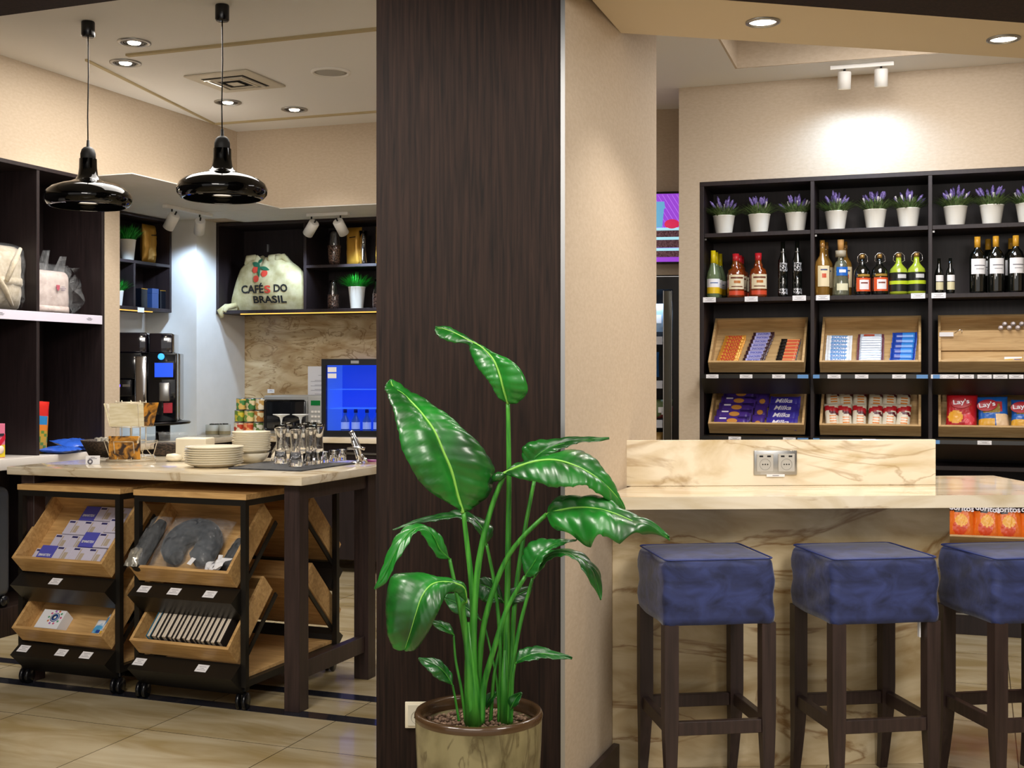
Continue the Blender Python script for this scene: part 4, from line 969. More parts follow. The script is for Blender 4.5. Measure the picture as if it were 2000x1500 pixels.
outlet(1, 'single cream wall socket on the dark wooden column, half behind the plant pot', T(-.302, 3.949, .352), m_cream, mat('cream_plastic', 'dcd6c2', .4), True, .082, .084)
# ================================================================= BAR STOOLS
def make_stool():
    t = thing('bar_stool', 'x', 'stool'); W, Dp = .385, .385
    b = MB(); zt, zb = .829, .612
    b2 = bmesh.new(); bmesh.ops.create_cube(b2, size=1)
    for v_ in b2.verts: v_.co = Vector((v_.co.x*W+W/2, v_.co.y*Dp+Dp/2, v_.co.z*(zt-zb)+(zt+zb)/2))
    te = [e for e in b2.edges if all(v_.co.z > .8 for v_ in e.verts)] ; ve = [e for e in b2.edges if abs(e.verts[0].co.z-e.verts[1].co.z) > .1]
    bmesh.ops.bevel(b2, geom=te+ve, offset=.028, segments=5, profile=.5, affect='EDGES')
    bmesh.ops.subdivide_edges(b2, edges=[e for e in b2.edges if e.calc_length() > .12], cuts=7, use_grid_fill=True)
    for v_ in b2.verts:
        x, y, z = v_.co; u = (x-W/2)/(W/2); q = (y-Dp/2)/(Dp/2)
        if z > zt-.004: v_.co.z += .010*(1-u*u)*(1-q*q)
        v_.co.x += .0035*math.sin(z*60+y*25); v_.co.y += .003*math.sin(z*50+x*31)
        if z < zt-.03: v_.co.z += 0
    mp = {v_: b.v(v_.co) for v_ in b2.verts}
    for f in b2.faces: b.f([mp[v_] for v_ in f.verts], True)
    b2.free(); obj('seat', b, m_velvet, t)
    e = .016; b = MB(); rr = .03
    pts = []
    for cx, cy, a0 in ((W-rr, Dp-rr, 0), (rr, Dp-rr, 90), (rr, rr, 180), (W-rr, rr, 270)):
        for k in range(6): a = R(a0+18*k); pts.append((cx+(rr-e+.009)*math.cos(a), cy+(rr-e+.009)*math.sin(a), zt-.0015))
    obj('seat_seam', MB().tube(pts, .0028, 6, True), mat('navy_piping', '27346e', .6), t)
    L = .048
    for x in (0.001, W-L-.001):
        for y in (.001, Dp-L-.001):
            bk_ = y > .1; b = MB(); n = 8; pr_ = None
            for k in range(n+1):
                z = .614-.614*k/n; low = max(0, (.28-z)/.28); tp2 = .010*low; off = (.035*low**1.6 if bk_ else -.008*low)
                rg = [b.v((x+tp2, y+tp2+off, z)), b.v((x+L-tp2, y+tp2+off, z)), b.v((x+L-tp2, y+L-tp2+off, z)), b.v((x+tp2, y+L-tp2+off, z))]
                if pr_: [b.f([pr_[i], pr_[(i+1) % 4], rg[(i+1) % 4], rg[i]]) for i in range(4)]
                else: b.f(rg)
                pr_ = rg
            b.f(pr_[::-1]); obj('leg', b, m_leg, t)
    for y in (.006, Dp-L+.012): obj('stretcher', MB().box(L, W-L, y, y+.026, .245, .290, .002, 1), m_leg, t)
    for x in (.010, W-.036): obj('stretcher', MB().box(x, x+.026, L, Dp-L, .245, .290, .002, 1), m_leg, t)
    return t
st = make_stool()
for i, (x, D, a, lab) in enumerate(((.504, 4.06, 8, 'blue velvet bar stool nearest the column'), (1.064, 4.08, 8.5, 'blue velvet bar stool with white tag under its seat, middle of three'), (1.607, 4.09, 9.5, 'blue velvet bar stool cut by the right edge of the view'))):
    M = T(x, D, 0) @ RZ(a)
    if i == 0: st.matrix_basis = M; st['label'] = lab; st['group'] = 'blue velvet bar stools'
    else: o = dup(st, M, lab)
    if i == 1: tgo = obj('care_tag', MB().box(.385-.062, .385-.058, .03, .045, .555, .614), m_paper, o)
# ================================================================= RIGHT SHELVING
rs = thing('display_shelving', 'dark wood display shelving with oak trays behind the bar', 'shelving', RC)
XD = (0.0, .638, 1.282, 1.926)
for x in XD: board(rs, 'divider', (x, x+.022, -.004, .35, 0, 2.578))
board(rs, 'top_panel', (-.0, 1.95, -.006, .35, 2.556, 2.580)); board(rs, 'back_panel', (0, 1.95, .35, .362, 0, 2.578))
for z in (2.276, 1.893):
    for a, c in zip(XD, XD[1:]): board(rs, 'shelf', (a+.022, c, 0, .35, z-.024, z))
for a, c in zip(XD, XD[1:]):
    board(rs, 'shelf', (a+.022, c, 0, .35, .905, .93)); board(rs, 'plinth', (a+.022, c, -.03, .34, .0, .14)); board(rs, 'shelf', (a+.022, c, -.03, .35, .15, .18))
    obj('plinth_rail', MB().box(a+.022, c, -.034, -.030, .11, .118), m_steel, rs)
m_oakr = nz(mat('pale_oak_trays', 'c3a377', .5), 'b08d5c', 'cfae7c', (2, 22, 22), 2.5, 5, .8, .3, .7)
m_tape = mat('blue_tape', '5f8fc4', .5)
RT = {}
RQ = -.055; RDEP = .085
def rtray(ci, z0, m_=m_oakr): return RC @ T(XD[ci]+.022+.032, RQ, z0) @ RX(TA)
TWD = .638-.022-.064
for ci in range(3):
    for zi, z0 in enumerate((1.512, 1.152, .545)):
        obj('tray', tray_mb(TWD, TL, RDEP), m_oakr, rs, T(XD[ci]+.054, RQ, z0) @ RX(TA))
        a, c = XD[ci]+.0225, XD[ci+1]-.0005
        l_ = obj('price_ledge', MB().prism([(-.002, -.068), (-.115, -.072), (-.117, -.094), (.0, -.185), (.012, -.18)], a, c, 'x'), m_black, rs, T(0, 0, z0))
        tagx = {(0, 0): (.09, .285, .47), (1, 0): (.14, .29, .49), (2, 0): (.05, .12, .20, .29, .37, .45, .53), (0, 1): (.22, .53), (1, 1): (.33,), (2, 1): (.29,)}.get((ci, zi), (.3,))
        for x in tagx: price2(l_, T(XD[ci]+x, -.1165, -.083), .072, .022)
        if zi < 2:
            for x in (XD[ci]+.028, XD[ci+1]-.032) if ci else (XD[ci+1]-.032,):
                obj('blue_tape', MB().box(x-.004 if x < XD[ci]+.1 else x-.03, x+.032 if x < XD[ci]+.1 else x+.03, -.1185, -.1172, -.094, -.073), m_tape, l_)
for ci, xs in ((0, (.055, .30, .575)), (1, (.07, .59)), (2, (.055,))):
    for x in xs: price2(rs, T(XD[ci]+x, -.007, 1.882), .076, .030)
for x in XD[:3]: obj('shelf_pin', MB().box(x+.024, x+.034, .02, .03, 2.238, 2.248), m_steel, rs)
obj('divider_board', MB().box(XD[2]+.054+.014, XD[3]-.046, RQ+.15, RQ+.162, 1.575, 1.688, .001, 1), m_oakr, rs)
# potted lavender -------------------------------------------
def make_lav(seed):
    rnd = random.Random(seed); t = thing('potted_lavender', 'x', 'plant'); obj('pot', pot_mb(.0665, .047, .115), m_white, t)
    b = MB()
    blades(230, .05, .13, .095, .0042, rnd, b, .10, .35); obj('foliage', b, m_lavl, t)
    b = MB()
    for i in range(13):
        a = rnd.uniform(0, 6.28); s_ = rnd.uniform(.015, .115); h = .155*rnd.uniform(.75, 1.1)-.5*max(0, s_-.06); x, y = s_*math.cos(a), s_*math.sin(a)*.7
        d = Vector((x*1.1, y*1.1, h)).normalized(); p0 = Vector((x*.6, y*.6, .10+h*.45)); L_ = rnd.uniform(.045, .062)
        pts = [p0+d*L_*k/6 for k in range(7)]; b.tube(pts, [.003, .0075, .009, .0075, .009, .006, .002], 6)
    obj('flower_spikes', b, m_lavf, t)
    for i in range(6):
        a = rnd.uniform(0, 6.28); s_ = rnd.uniform(.02, .08); b = MB(); b.tube([(s_*math.cos(a)*.8, s_*math.sin(a)*.8, .11+.035), (s_*math.cos(a), s_*math.sin(a), .115+.07)], [.004, .006], 5)
        obj('pale_bud', b, mat('pale_bud', 'c9c2c9', .6), t)
    return t
LV = [make_lav(11), make_lav(22), make_lav(33)]
def rc_t(px): r = at_r(px); return (7.3*r-1.119)/(.9483+.3173*r)
for i, px in enumerate((1414, 1483, 1555, 1633, 1709, 1774, 1866, 1937, 2008)):
    yq = .13; x = rc_t(px); x = x + yq*.0  # small inset shift below
    r = at_r(px); x = (7.3*r-1.119 + yq*(.9483*r-.3173))/(.9483+.3173*r)
    M = RC @ T(x, yq, 2.2765) @ RZ(i*77)
    comp = ('left', 'middle', 'right')[i//3]; pos = ('left', 'middle', 'right')[i % 3]
    lab = 'white pot of artificial lavender, %s one of the three in the %s top compartment' % (pos, comp)
    src = LV[i % 3]
    if i < 3: src.matrix_basis = M; src['label'] = lab; src['group'] = 'potted lavender on the top shelf'
    else: dup(src, M, lab)
# bottles ----------------------------------------------------
def lb(r, z0, z1, a0=0, a1=360, seg=28, m=0, b=None):
    """curved label band facing -y, a0..a1 degrees measured round from -y"""
    b = b or MB(); n = max(2, int(seg*(a1-a0)/360)); pr_ = None
    for k in range(n+1):
        a = R(-90+a0+(a1-a0)*k/n); e = (b.v((r*math.cos(a), r*math.sin(a), z0)), b.v((r*math.cos(a), r*math.sin(a), z1)))
        if pr_: b.f([pr_[0], e[0], e[1], pr_[1]], True)
        pr_ = e
    return b
def RB(px, yq):                                            # on the bottle shelf
    r = at_r(px); return RC @ T((7.3*r-1.119 + yq*(.9483*r-.3173))/(.9483+.3173*r), yq, 1.8935) @ RZ(18.5)
g_green = mat('pale_green_glass', '8fa47a', .08, trans=.55, coat=.5)
g_amber = mat('amber_whisky', '8a3a10', .06, trans=.35, coat=1)
g_dark = mat('black_wine_glass', '0b0d0a', .06, coat=1)
g_teq = mat('golden_spirit', 'b98a3c', .06, trans=.55, coat=1)
g_clear = mat('smoky_clear_glass', '8a8c74', .06, trans=.6, coat=1)
m_cork = mat('cork_stopper', 'b88a50', .6)
def bottle(lab, M, prof, glass, parts, group=None):
    k = {id(wp): 1.2, id(sw): 1.12, id(wf): 1.08}.get(id(prof), 1.0) if 'wf' in globals() else 1.2 if 'whisky' in lab else 1.0
    if 'swing' in lab: k = 1.14 if 'lime' not in lab else 1.24
    if 'large wine' in lab: k = 1.08
    M = M @ S(k, k, 1)
    t = thing('bottle', lab, 'bottle', M, group); obj('glass', MB().lathe([(0, 0)]+prof+[(0, prof[-1][1])], 26), glass, t)
    for n_, mb_, m_ in parts(): obj(n_, mb_, m_, t)
    return t
def ring_(r0, z0, r1, z1, seg=20): return MB().lathe([(0, z0), (r0, z0), (r1, z1), (0, z1)], seg)
def wine_y():
    return [('foil_cap', ring_(.0165, .205, .0145, .285), col('d9c414')), ('label', lb(.0395, .065, .115, -75, 75), m_paper), ('label_band', lb(.0397, .028, .065, -75, 75), col('e0b820')),
            ('printed_lines', lb(.0400, .088, .094, -35, 35), col('5a70a0'))]
pw_ = [(.036, 0), (.039, .01), (.039, .12), (.036, .15), (.022, .19), (.015, .215), (.014, .285)]
bottle('green glass bottle with yellow neck foil, front left of the bottle shelf', RB(1393, .06), pw_, g_green, wine_y)
for i, (px, y) in enumerate(((1398, .16), (1406, .27))): bottle('yellow capped bottle behind the front one at the left end, %s' % ('nearer' if i == 0 else 'farthest back'), RB(px, y), pw_, g_green, wine_y)
def whisky():
    return [('foil_cap', ring_(.0155, .205, .0165, .262), col('b3202a')), ('neck_band', ring_(.0185, .190, .0160, .207), m_gold),
            ('label', lb(.0425, .050, .135, -60, 60), col('dccfae')), ('label_band', lb(.0427, .015, .040, -60, 60), col('c8482a')),
            ('printed_emblem', lb(.0430, .085, .100, -22, 22, 60), col('b06a30')), ('printed_lines', lb(.0430, .112, .122, -45, 45, 60), col('6a3a28')), ('printed_lines', lb(.0430, .062, .068, -40, 40, 60), col('6a3a28'))]
wp = [(.040, 0), (.042, .01), (.042, .135), (.036, .165), (.020, .178), (.0225, .19), (.016, .205), (.015, .262)]
for px, y, lb_ in ((1437, .06, 'amber whisky bottle with red cap, left one of the front pair'), (1443, .17, 'amber whisky bottle behind the left one'), (1447, .27, 'amber whisky bottle farthest back behind the left one'), (1481, .06, 'amber whisky bottle with red cap, right one of the front pair')):
    bottle(lb_, RB(px, y), wp, g_amber, whisky, 'whisky bottles on the bottle shelf')
def vodka():
    return [('foil_cap', ring_(.0115, .285, .0095, .325), m_steel), ('silver_ring', ring_(.0135, .262, .0135, .268), m_steel), ('silver_print', lb(.0288, .15, .20, -50, 50), nz(mat('silver_print', 'c8c8cc', .3, .5), '0b0d0a', 'd0d0d4', (1, 1, 1), 120, 2, lo=.45, hi=.55)),
            ('silver_print', lb(.0288, .015, .05, -60, 60), mat('silver_print', 'c8c8cc', .3, .5)), ('printed_lines', MB().tube([(-.012, -.0295, .12), (.0, -.0305, .09), (.012, -.0295, .07)], .0012, 5), m_steel)]
vp = [(.026, 0), (.028, .01), (.028, .215), (.020, .235), (.016, .25), (.013, .262), (.012, .325)]
for px, lb_ in ((1529, 'slim black bottle with silver print, left one beside the divider'), (1557, 'slim black bottle with silver print, right one next to the divider')):
    bottle(lb_, RB(px, .07), vp, g_dark, vodka, 'slim black bottles')
def teq1(): return [('cork_cap', ring_(.0155, .285, .0145, .325), m_cork), ('label', lb(.0447, .055, .175, -48, 48), col('e0cfa8')), ('printed_emblem', lb(.0451, .105, .130, -16, 16, 60), col('c8583a')), ('printed_lines', lb(.0451, .148, .156, -26, 26, 60), col('3a4a70'))]
tq = [(.038, 0), (.042, .01), (.044, .16), (.038, .20), (.018, .235), (.014, .26), (.015, .29), (.015, .325)]
bottle('tall golden bottle with oval cream label at the left of the middle bottle shelf', RB(1606, .06), tq, g_teq, teq1)
bottle('golden bottle behind the tall one with the cream label', RB(1613, .18), tq, g_teq, teq1)
def teq2(): return [('wood_collar', ring_(.030, .225, .030, .262), mat('grey_wood', 'a39a86', .6)), ('cork_cap', ring_(.0165, .262, .019, .325), m_cork),
                    ('label', lb(.0435, .115, .165, -48, 48), col('1f62b8')), ('lettering_band', lb(.0439, .133, .150, -26, 26, 60), m_paper), ('label_lower', lb(.0475, .03, .07, -42, 42), col('d8d4b4'))]
bottle('clear square-shouldered bottle with blue label and wooden collar', RB(1642, .06), [(.047, 0), (.048, .01), (.043, .10), (.038, .17), (.030, .195), (.018, .205), (.018, .225), (.016, .27)], g_clear, teq2)
bottle('golden bottle behind the one with the blue label', RB(1650, .18), tq, g_teq, teq1)
sw = [(.038, 0), (.041, .01), (.041, .115), (.037, .145), (.018, .172), (.0125, .185), (.012, .215)]
def swing(cs, dark, band, txt):
    def f():
        out = [('stopper', ring_(.013, .213, .012, .235), mat('brass_stopper', 'b08a50', .35, .6)),
               ('wire_clip', MB().tube([(-.013, -.004, .185), (-.026, -.006, .195), (-.024, -.006, .225), (-.010, -.008, .240), (.010, -.008, .240), (.024, -.006, .225), (.026, -.006, .195), (.013, -.004, .185)], .0018, 6), m_chrome)]
        if dark: out += [('label', lb(.0415, .022, .10, -58, 58), col('d4552a')), ('label_panel', lb(.0420, .033, .088, -34, 34, 60), col('e8dfe0')), ('printed_lines', lb(.0424, .066, .074, -24, 24, 60), col('7a3a30')), ('gold_print', lb(.0415, .106, .120, -46, 46, 60), mat('gold_print', 'b08a3a', .4, .4))]
        else: out += [('label', lb(.0415, .078, .125, -180, 180), col('1a1c18')), ('label_lower', lb(.0415, .018, .058, -180, 180), col('1a1c18')), ('label_panel', lb(.0420, .092, .114, -22, 34, 60), col('c8c8c8')), ('band', lb(.0415, .058, .078, -180, 180), col('b8cc2a'))]
        return out
    return f
for i, (px, lb_) in enumerate(((1684, 'dark swing-top bottle with orange label, left of two'), (1718, 'dark swing-top bottle with orange label, right of two'))):
    t = bottle(lb_, RB(px, .06), sw, g_dark, swing(0, 1, 0, 0), 'swing-top bottles with orange labels'); letter('ÜNKNE', .04, .012, mat('gold_print', 'b08a3a', .4, .4), t, T(0, -.0435, .113))
g_lime = mat('lime_glass', '9aaa2c', .2, coat=.6)
for i, (px, lb_) in enumerate(((1755, 'lime yellow swing-top bottle with black bands, left of two'), (1790, 'lime yellow swing-top bottle with black bands, right of two'))):
    bottle(lb_, RB(px, .06), sw, g_lime, swing(0, 0, 0, 0), 'lime swing-top bottles')
def swine(): return [('foil_cap', ring_(.0095, .155, .009, .20), m_bplas), ('label', lb(.0245, .070, .105, -60, 60), m_paper), ('label_lower', lb(.0245, .022, .066, -60, 60), col('d4cba4')), ('printed_lines', lb(.0249, .066, .069, -50, 50), m_bplas)]
spf = [(.022, 0), (.024, .008), (.024, .11), (.020, .13), (.010, .15), (.009, .20)]
for px, lb_ in ((1834, 'small dark wine bottle with two-tone label, left of two'), (1856, 'small dark wine bottle with two-tone label, right of two')): bottle(lb_, RB(px, .05), spf, g_dark, swine, 'small dark wine bottles')
def wine(): return [('foil_cap', ring_(.0155, .25, .015, .315), col('c9962e', .35)), ('label', lb(.0400, .105, .190, -68, 68), m_paper), ('printed_lines', lb(.0404, .150, .155, -42, 42, 60), m_ink), ('printed_lines', lb(.0404, .132, .135, -30, 30, 60), m_ink)]
wf = [(.037, 0), (.039, .01), (.0395, .20), (.033, .225), (.017, .245), (.0145, .26), (.0145, .315)]
for i, (px, y, lb_) in enumerate(((1909, .05, 'large wine bottle with yellow foil, leftmost of the front row'), (1945, .05, 'large wine bottle with yellow foil, second in the front row'), (1984, .05, 'large wine bottle with yellow foil, third in the front row'), (1930, .20, 'large wine bottle in the second row between the first two front ones'), (1975, .20, 'large wine bottle in the second row behind the third front one'))):
    bottle(lb_, RB(px, y), wf, g_dark, wine, 'large wine bottles with yellow foil')
# snacks on the trays ------------------------------------------
def in_rt(ci, z0, x, s, th=0): return RC @ T(XD[ci]+.054+.014, RQ, z0) @ RX(TA) @ T(x, s, -RDEP+.0145) @ RX(-90)
def bar_mb(w_, h_, d, mfn=None):
    """wrapped chocolate bar lying across: body plus flat crimped ends"""
    b = MB()
    def fn(sg):
        def f(u, v):
            e = min(u, 1-u); k = max(0, min(1, (e-.05)/.07)); k = k*k*(3-2*k); fl = 1+.12*(1-k)
            a = math.pi*v
            return ((u-.5)*w_, -d/2+sg*-1*(d/2*math.sin(a)**.7*(.08+.92*k)), h_/2+h_/2*-math.cos(a)*fl)
        return f
    b.grid(fn(1), 22, 8, True, mfn); b.grid(fn(-1), 22, 6, True, (lambda u, v: 0) if mfn else None)
    bmesh.ops.translate(b.bm, verts=b.bm.verts, vec=(0, 0, 0)); return b
def bar_stack(name, adj, n, ci, z0, x, s0, ds, w_, h_, d, mats, mfn, txt, tc_, tsz, grp, cat='chocolate bar', lift=0.010, rot=0, txo=0, dx=0.0, where='', shear=0):
    pr_ = None
    for i in range(n):
        M = in_rt(ci, z0, x+dx*i, s0+ds*i) @ T(0, -lift, 0) @ RX(16) @ RZ(0) @ RY(rot+1.5*math.sin(i*2.1))
        pos = 'frontmost' if i == 0 else ('rearmost' if i == n-1 else ORD[i]+' from the front')
        lab = '%s, %s in its column%s' % (adj, pos, where)
        if pr_ is None:
            pr_ = thing(name, lab, cat, M, grp); w1 = obj('wrapper', bar_mb(w_, h_, d, mfn), mats, pr_)
            if txt: letter(txt, tsz[0], tsz[1], tc_, w1, T(txo, -d-.0006, h_*.5), shear)
        else: dup(pr_, M, lab, grp)
ZR1, ZR2 = 1.512, 1.152
wht = m_paper
gold_w = mat('gold_caramel_wrapper', 'd8963a', .3, .25); redt = mat('red_lettering', 'b81c28', .4)
bar_stack('chocolate_bar', 'gold wrapped bar with red lettering', 9, 0, ZR1, .085, .015, .028, .125, .036, .02, [gold_w, redt], lambda u, v: 1 if (.16 < u < .84 and .18 < v < .82 and False) else 0, 'TWIX', redt, (.085, .022), 'gold wrapped chocolate bars', dx=.004)
brn = mat('brown_wrapper', '3a1f24', .3); blw = mat('lilac_panel', 'a9a6d8', .4); nav = mat('blue_lettering', '2c3590', .4)
bar_stack('chocolate_bar', 'dark brown bar with lilac panel', 9, 0, ZR1, .235, .012, .032, .125, .034, .02, [brn, blw], lambda u, v: 1 if (.14 < u < .84 and .22 < v < .80) else 0, 'SNICKERS', nav, (.072, .012), 'dark brown chocolate bars', dx=.006, shear=.25)
blk = mat('black_wrapper', '17120f', .3); orn = mat('orange_panel', 'c9522c', .35)
bar_stack('chocolate_bar', 'black bar with orange panel', 8, 0, ZR1, .425, .015, .028, .115, .032, .018, [blk, orn, mat('pale_gold_panel', 'd8a468', .35)], lambda u, v: (1 if v < .6 else 2) if (.30 < u < .95 and .15 < v < .85) else 0, None, None, None, 'black and orange chocolate bars', dx=.003)
whb = mat('white_blue_wrapper', 'dfe6ee', .25); skb = mat('sky_blue_panel', '3f8fd0', .3)
bar_stack('chocolate_bar', 'white bar with sky blue lettering', 8, 1, ZR1, .085, .012, .031, .145, .036, .024, [whb, skb], lambda u, v: 1 if (.16 < u < .80 and .2 < v < .8 and (v < .38 or v > .66)) else 0, 'BOUNTY', mat('sky_lettering', '1f6cb8', .3), (.085, .017), 'white and sky blue chocolate bars')
slv = mat('silver_wafer_wrapper', 'c9d3e2', .2, .25)
bar_stack('wafer_bar', 'silver white wafer pack', 11, 1, ZR1, .262, .012, .021, .15, .026, .022, [slv, mat('maroon_ends', '6a3a44', .4)], lambda u, v: 1 if (u < .08 or u > .92) else 0, None, None, None, 'silver white wafer packs', 'wafer')
t = thing('wafer_bar', 'wafer pack lying flat on top at the rear of the silver white column', 'wafer', in_rt(1, ZR1, .262, .235) @ T(0, -.018, 0) @ RX(-6)); o = obj('wrapper', bar_mb(.145, .042, .02, lambda u, v: 1 if u < .1 or u > .9 else 0), [slv, mat('maroon_ends', '6a3a44', .4)], t); obj('printed_band', MB().box(-.04, .02, -.0212, -.0204, .012, .028), col('b04a30'), t)
dbl = mat('deep_blue_wrapper', '1c3f9e', .25); mbl = mat('mid_blue_panel', '2f7fd0', .3)
bar_stack('cookie_pack', 'deep blue biscuit pack', 6, 1, ZR1, .435, .012, .043, .135, .05, .03, [dbl, mbl], lambda u, v: 1 if (.42 < u < .92 and .2 < v < .8) else 0, None, None, None, 'deep blue biscuit packs', 'biscuits', lift=.012, dx=.003)
for i in range(7):
    t = thing('round_sweet', 'small pale round sweet behind the middle board, %s from the left' % ORD[i], 'sweet', RC @ T(XD[2]+.054+.33+.022*i, RQ+.145+(.03 if i % 2 else .0), 1.70+(.022 if i % 2 else 0)), 'pale round sweets in the right upper tray')
    obj('wrapper', MB().lathe([(0, -.014), (.008, -.012), (.014, -.004), (.014, .004), (.008, .012), (0, .014)], 14), mat('pearl_wrapper', 'b5aaa8', .35, .2), t, RX(90)); obj('twist', MB().tube([(0, 0, .012), (0, .004, .024)], [.003, .008], 6), mat('pearl_wrapper', 'b5aaa8', .35, .2), t, RX(90))
for i, x in enumerate((.375, .475)):
    t = thing('biscuit_box', 'small yellow and blue box at the right upper tray lip, %s one' % ('left' if i == 0 else 'right'), 'box', in_rt(2, ZR1, x, .018) @ T(0, -.01*i, 0), 'yellow and blue boxes in the right upper tray')
    obj('carton', MB().box(-.045, .045, -.04, 0, 0, .05+.01*i, .001, 1), m_paper, t); obj('printed_stripe', MB().prism([(-.045, .02), (.0, .028), (.045, .02), (.045, .038), (-.045, .03)], -.0408, -.04, 'y'), col('d8b02a'), t); obj('printed_patch', MB().box(.005, .04, -.0412, -.0405, .004, .03), col('3048a0'), t)
obj('paper_strip', MB().box(.0, .075, -.0015, 0, 0, .024), m_paper, rs, T(XD[2]+.06, RQ+.14, 1.655))
obj('clip_wire', MB().tube([(0, 0, 0), (.03, 0, .02), (.04, 0, .02), (.04, 0, .0)], .002, 6), m_chrome, rs, T(XD[2]+.14, RQ+.13, 1.672))
# second row ---------------------------------------------------
pur = mat('purple_wrapper', '4a2f8a', .3); puro = mat('purple_dark', '2c1a58', .35); ck = mat('golden_cookie', 'c98a3c', .5); mlk = mat('white_script', 'eeeaf4', .4)
for i in range(5):
    M = in_rt(0, ZR2, .115+.008*i, .012+.055*i) @ T(0, -.012, 0) @ RX(10)
    t = thing('cookie_bag', 'purple cookie bag with biscuit picture, %s in the left stack' % (ORD[i]+' from the front'), 'biscuits', M, 'purple cookie bags')
    obj('bag', bar_mb(.205, .075, .035, lambda u, v: 1 if (u > .68 and v > .66) else 0), [pur, puro], t); obj('cookie_picture', MB().lathe([(0, 0), (.017, .001), (.021, .0005), (.021, 0)], 18), ck, t, T(.005, -.0355, .036) @ RX(90) @ S(1.5, .8, 1)); obj('printed_logo', MB().box(-.07, -.03, -.0345, -.034, .048, .058), mlk, t)
for i in range(3):
    M = in_rt(0, ZR2, .268+.006*i, .012+.09*i) @ T(0, -.014, 0) @ RX(10)
    t = thing('cookie_bag', 'small upright purple cookie bag, %s in the middle column' % (ORD[i]+' from the front'), 'biscuits', M, 'small purple cookie bags')
    obj('bag', pillow(.08, .10, .03, 10, 10, 4), pur, t); obj('cookie_picture', MB().lathe([(0, 0), (.014, .001), (.018, .0005), (.018, 0)], 14), ck, t, T(0, -.0165, .03) @ RX(90))
for i in range(4):
    M = in_rt(0, ZR2, .405+.003*i, .004+.058*i) @ T(0, -.012, 0) @ RX(10)
    t = thing('chocolate_bar', 'purple chocolate bar with white script, %s in the right column' % (ORD[i]+' from the front'), 'chocolate bar', M, 'purple chocolate bars')
    o = obj('wrapper', bar_mb(.175, .08, .022), mat('violet_wrapper', '3f34a0', .28), t)
    letter('Milka', .10, .030, mlk, o, T(-.008, -.0228, .045), .35)
def bagm(c): return [mat('bag_'+k_, k_, .28) for k_ in c]
for r_ in range(2):
    for i, x in enumerate((.045, .115, .19, .275, .35, .425)):
        M = in_rt(1, ZR2, x+.012, .012+.135*r_) @ T(0, -.02-.02*r_, 0) @ RX(18) @ RY((-5, -3, 0, 2, 3, 4)[i])
        def mf(u, v): return 1 if .66 < v+.12*(u-.5)*(1 if i < 3 else -1) < .86 else (2 if .56 < v+.12*(u-.5) < .68 and u > .3 else (3 if (.15 < v < .48 and .3 < u < .8 and (int(v*20)+i) % 2) else 0))
        t = thing('snack_bag', 'white and red snack bag with orange picture, %s from the left in the %s row' % (ORD[i], ('front', 'rear')[r_]), 'snack bag', M, 'white and red snack bags')
        obj('bag', pillow(.078, .165, .04, 12, 20, 4, crimp=.0012, mfn=mf, noise=.0015), bagm(('e4dcc8', 'b81e28', '5e1420', 'df8a38')), t)
def chips(lab, ci, z0, x, s, w_, h_, kind, tilt=24, ry=0, lift=.034):
    t = thing('crisp_bag', lab, 'crisps', in_rt(ci, z0, x, s) @ T(0, -lift, 0) @ RX(tilt) @ RY(ry)); rnd = random.Random(int(x*1000))
    if kind == 'red':
        mf = lambda u, v: 1 if ((u-.30)**2/.06+(v-.30)**2/.03 < 1) else (2 if ((u-.74)**2/.03+(v-.24)**2/.025 < 1) else (3 if ((u-.5)**2/.09+(v-.68)**2/.016 < 1) else 0)); ms = bagm(('b01a22', 'e0a02c', 'd8404a', 'c98a20'))
    elif kind == 'blue':
        mf = lambda u, v: 1 if (u < .55 and v < .30 and (u+v) > .15) else (2 if (u > .58 and v < .42) else (3 if (.15 < u < .72 and .45 < v < .78 and v < .75) else (4 if (u >= .55 and .5 < v < .8 and u < .8) else 0))); ms = bagm(('1f5fb4', 'dba436', 'e8c8a0', '8c7424', 'b02c2c'))
    else:
        mf = lambda u, v: 1 if v > .60+.12*abs(u-.38) else (2 if ((u-.5)**2/.05+(v-.42)**2/.02 < 1) else (3 if ((u-.45)**2/.07+(v-.25)**2/.03 < 1) else (4 if v < .08 else 0))); ms = bagm(('e8701c', '241418', 'f2b040', 'd8481c', 'c83c28'))
    b_ = obj('bag', pillow(w_, h_, .065, 26, 30, 4, crimp=.0012, mfn=mf, noise=.002), ms, t)
    if kind == 'red' or kind == 'blue':
        obj('logo_oval', MB().lathe([(0, .002), (.05, .001), (.054, 0)], 28, cap=False), mat('logo_red', 'b01828', .35), b_, T(-.004 if kind == 'red' else -.03, -.037, h_*.68) @ RY(-8) @ RX(90) @ S(1, .62, 1))
        letter("Lay's" if kind == 'red' else "Lay's", .085, .036, mlk, b_, T(-.004 if kind == 'red' else -.03, -.041, h_*.68) @ RY(-8))
    else: letter('doritos', w_*.86, .032, mlk, b_, T(0, -.0385, h_*.70) @ RY(4))
    return t
chips('red crisp bag with golden crisps printed on it in the right lower tray', 2, ZR2, .105, .012, .165, .215, 'red', 26, 2)
chips('blue crisp bag in the middle of the right lower tray beside the red one', 2, ZR2, .275, .012, .16, .195, 'blue', 24, -2)
chips('blue crisp bag farthest right in the right lower tray', 2, ZR2, .44, .01, .16, .18, 'blue', 22, 2)
for i, x in enumerate((.105, .235, .36, .48)):
    chips('orange tortilla chip bag in the bottom tray under the worktop, %s from the left' % ORD[i], 2, .545, x, .012, .15, .24, 'orange', 30, (1, 3, -5, 0)[i])
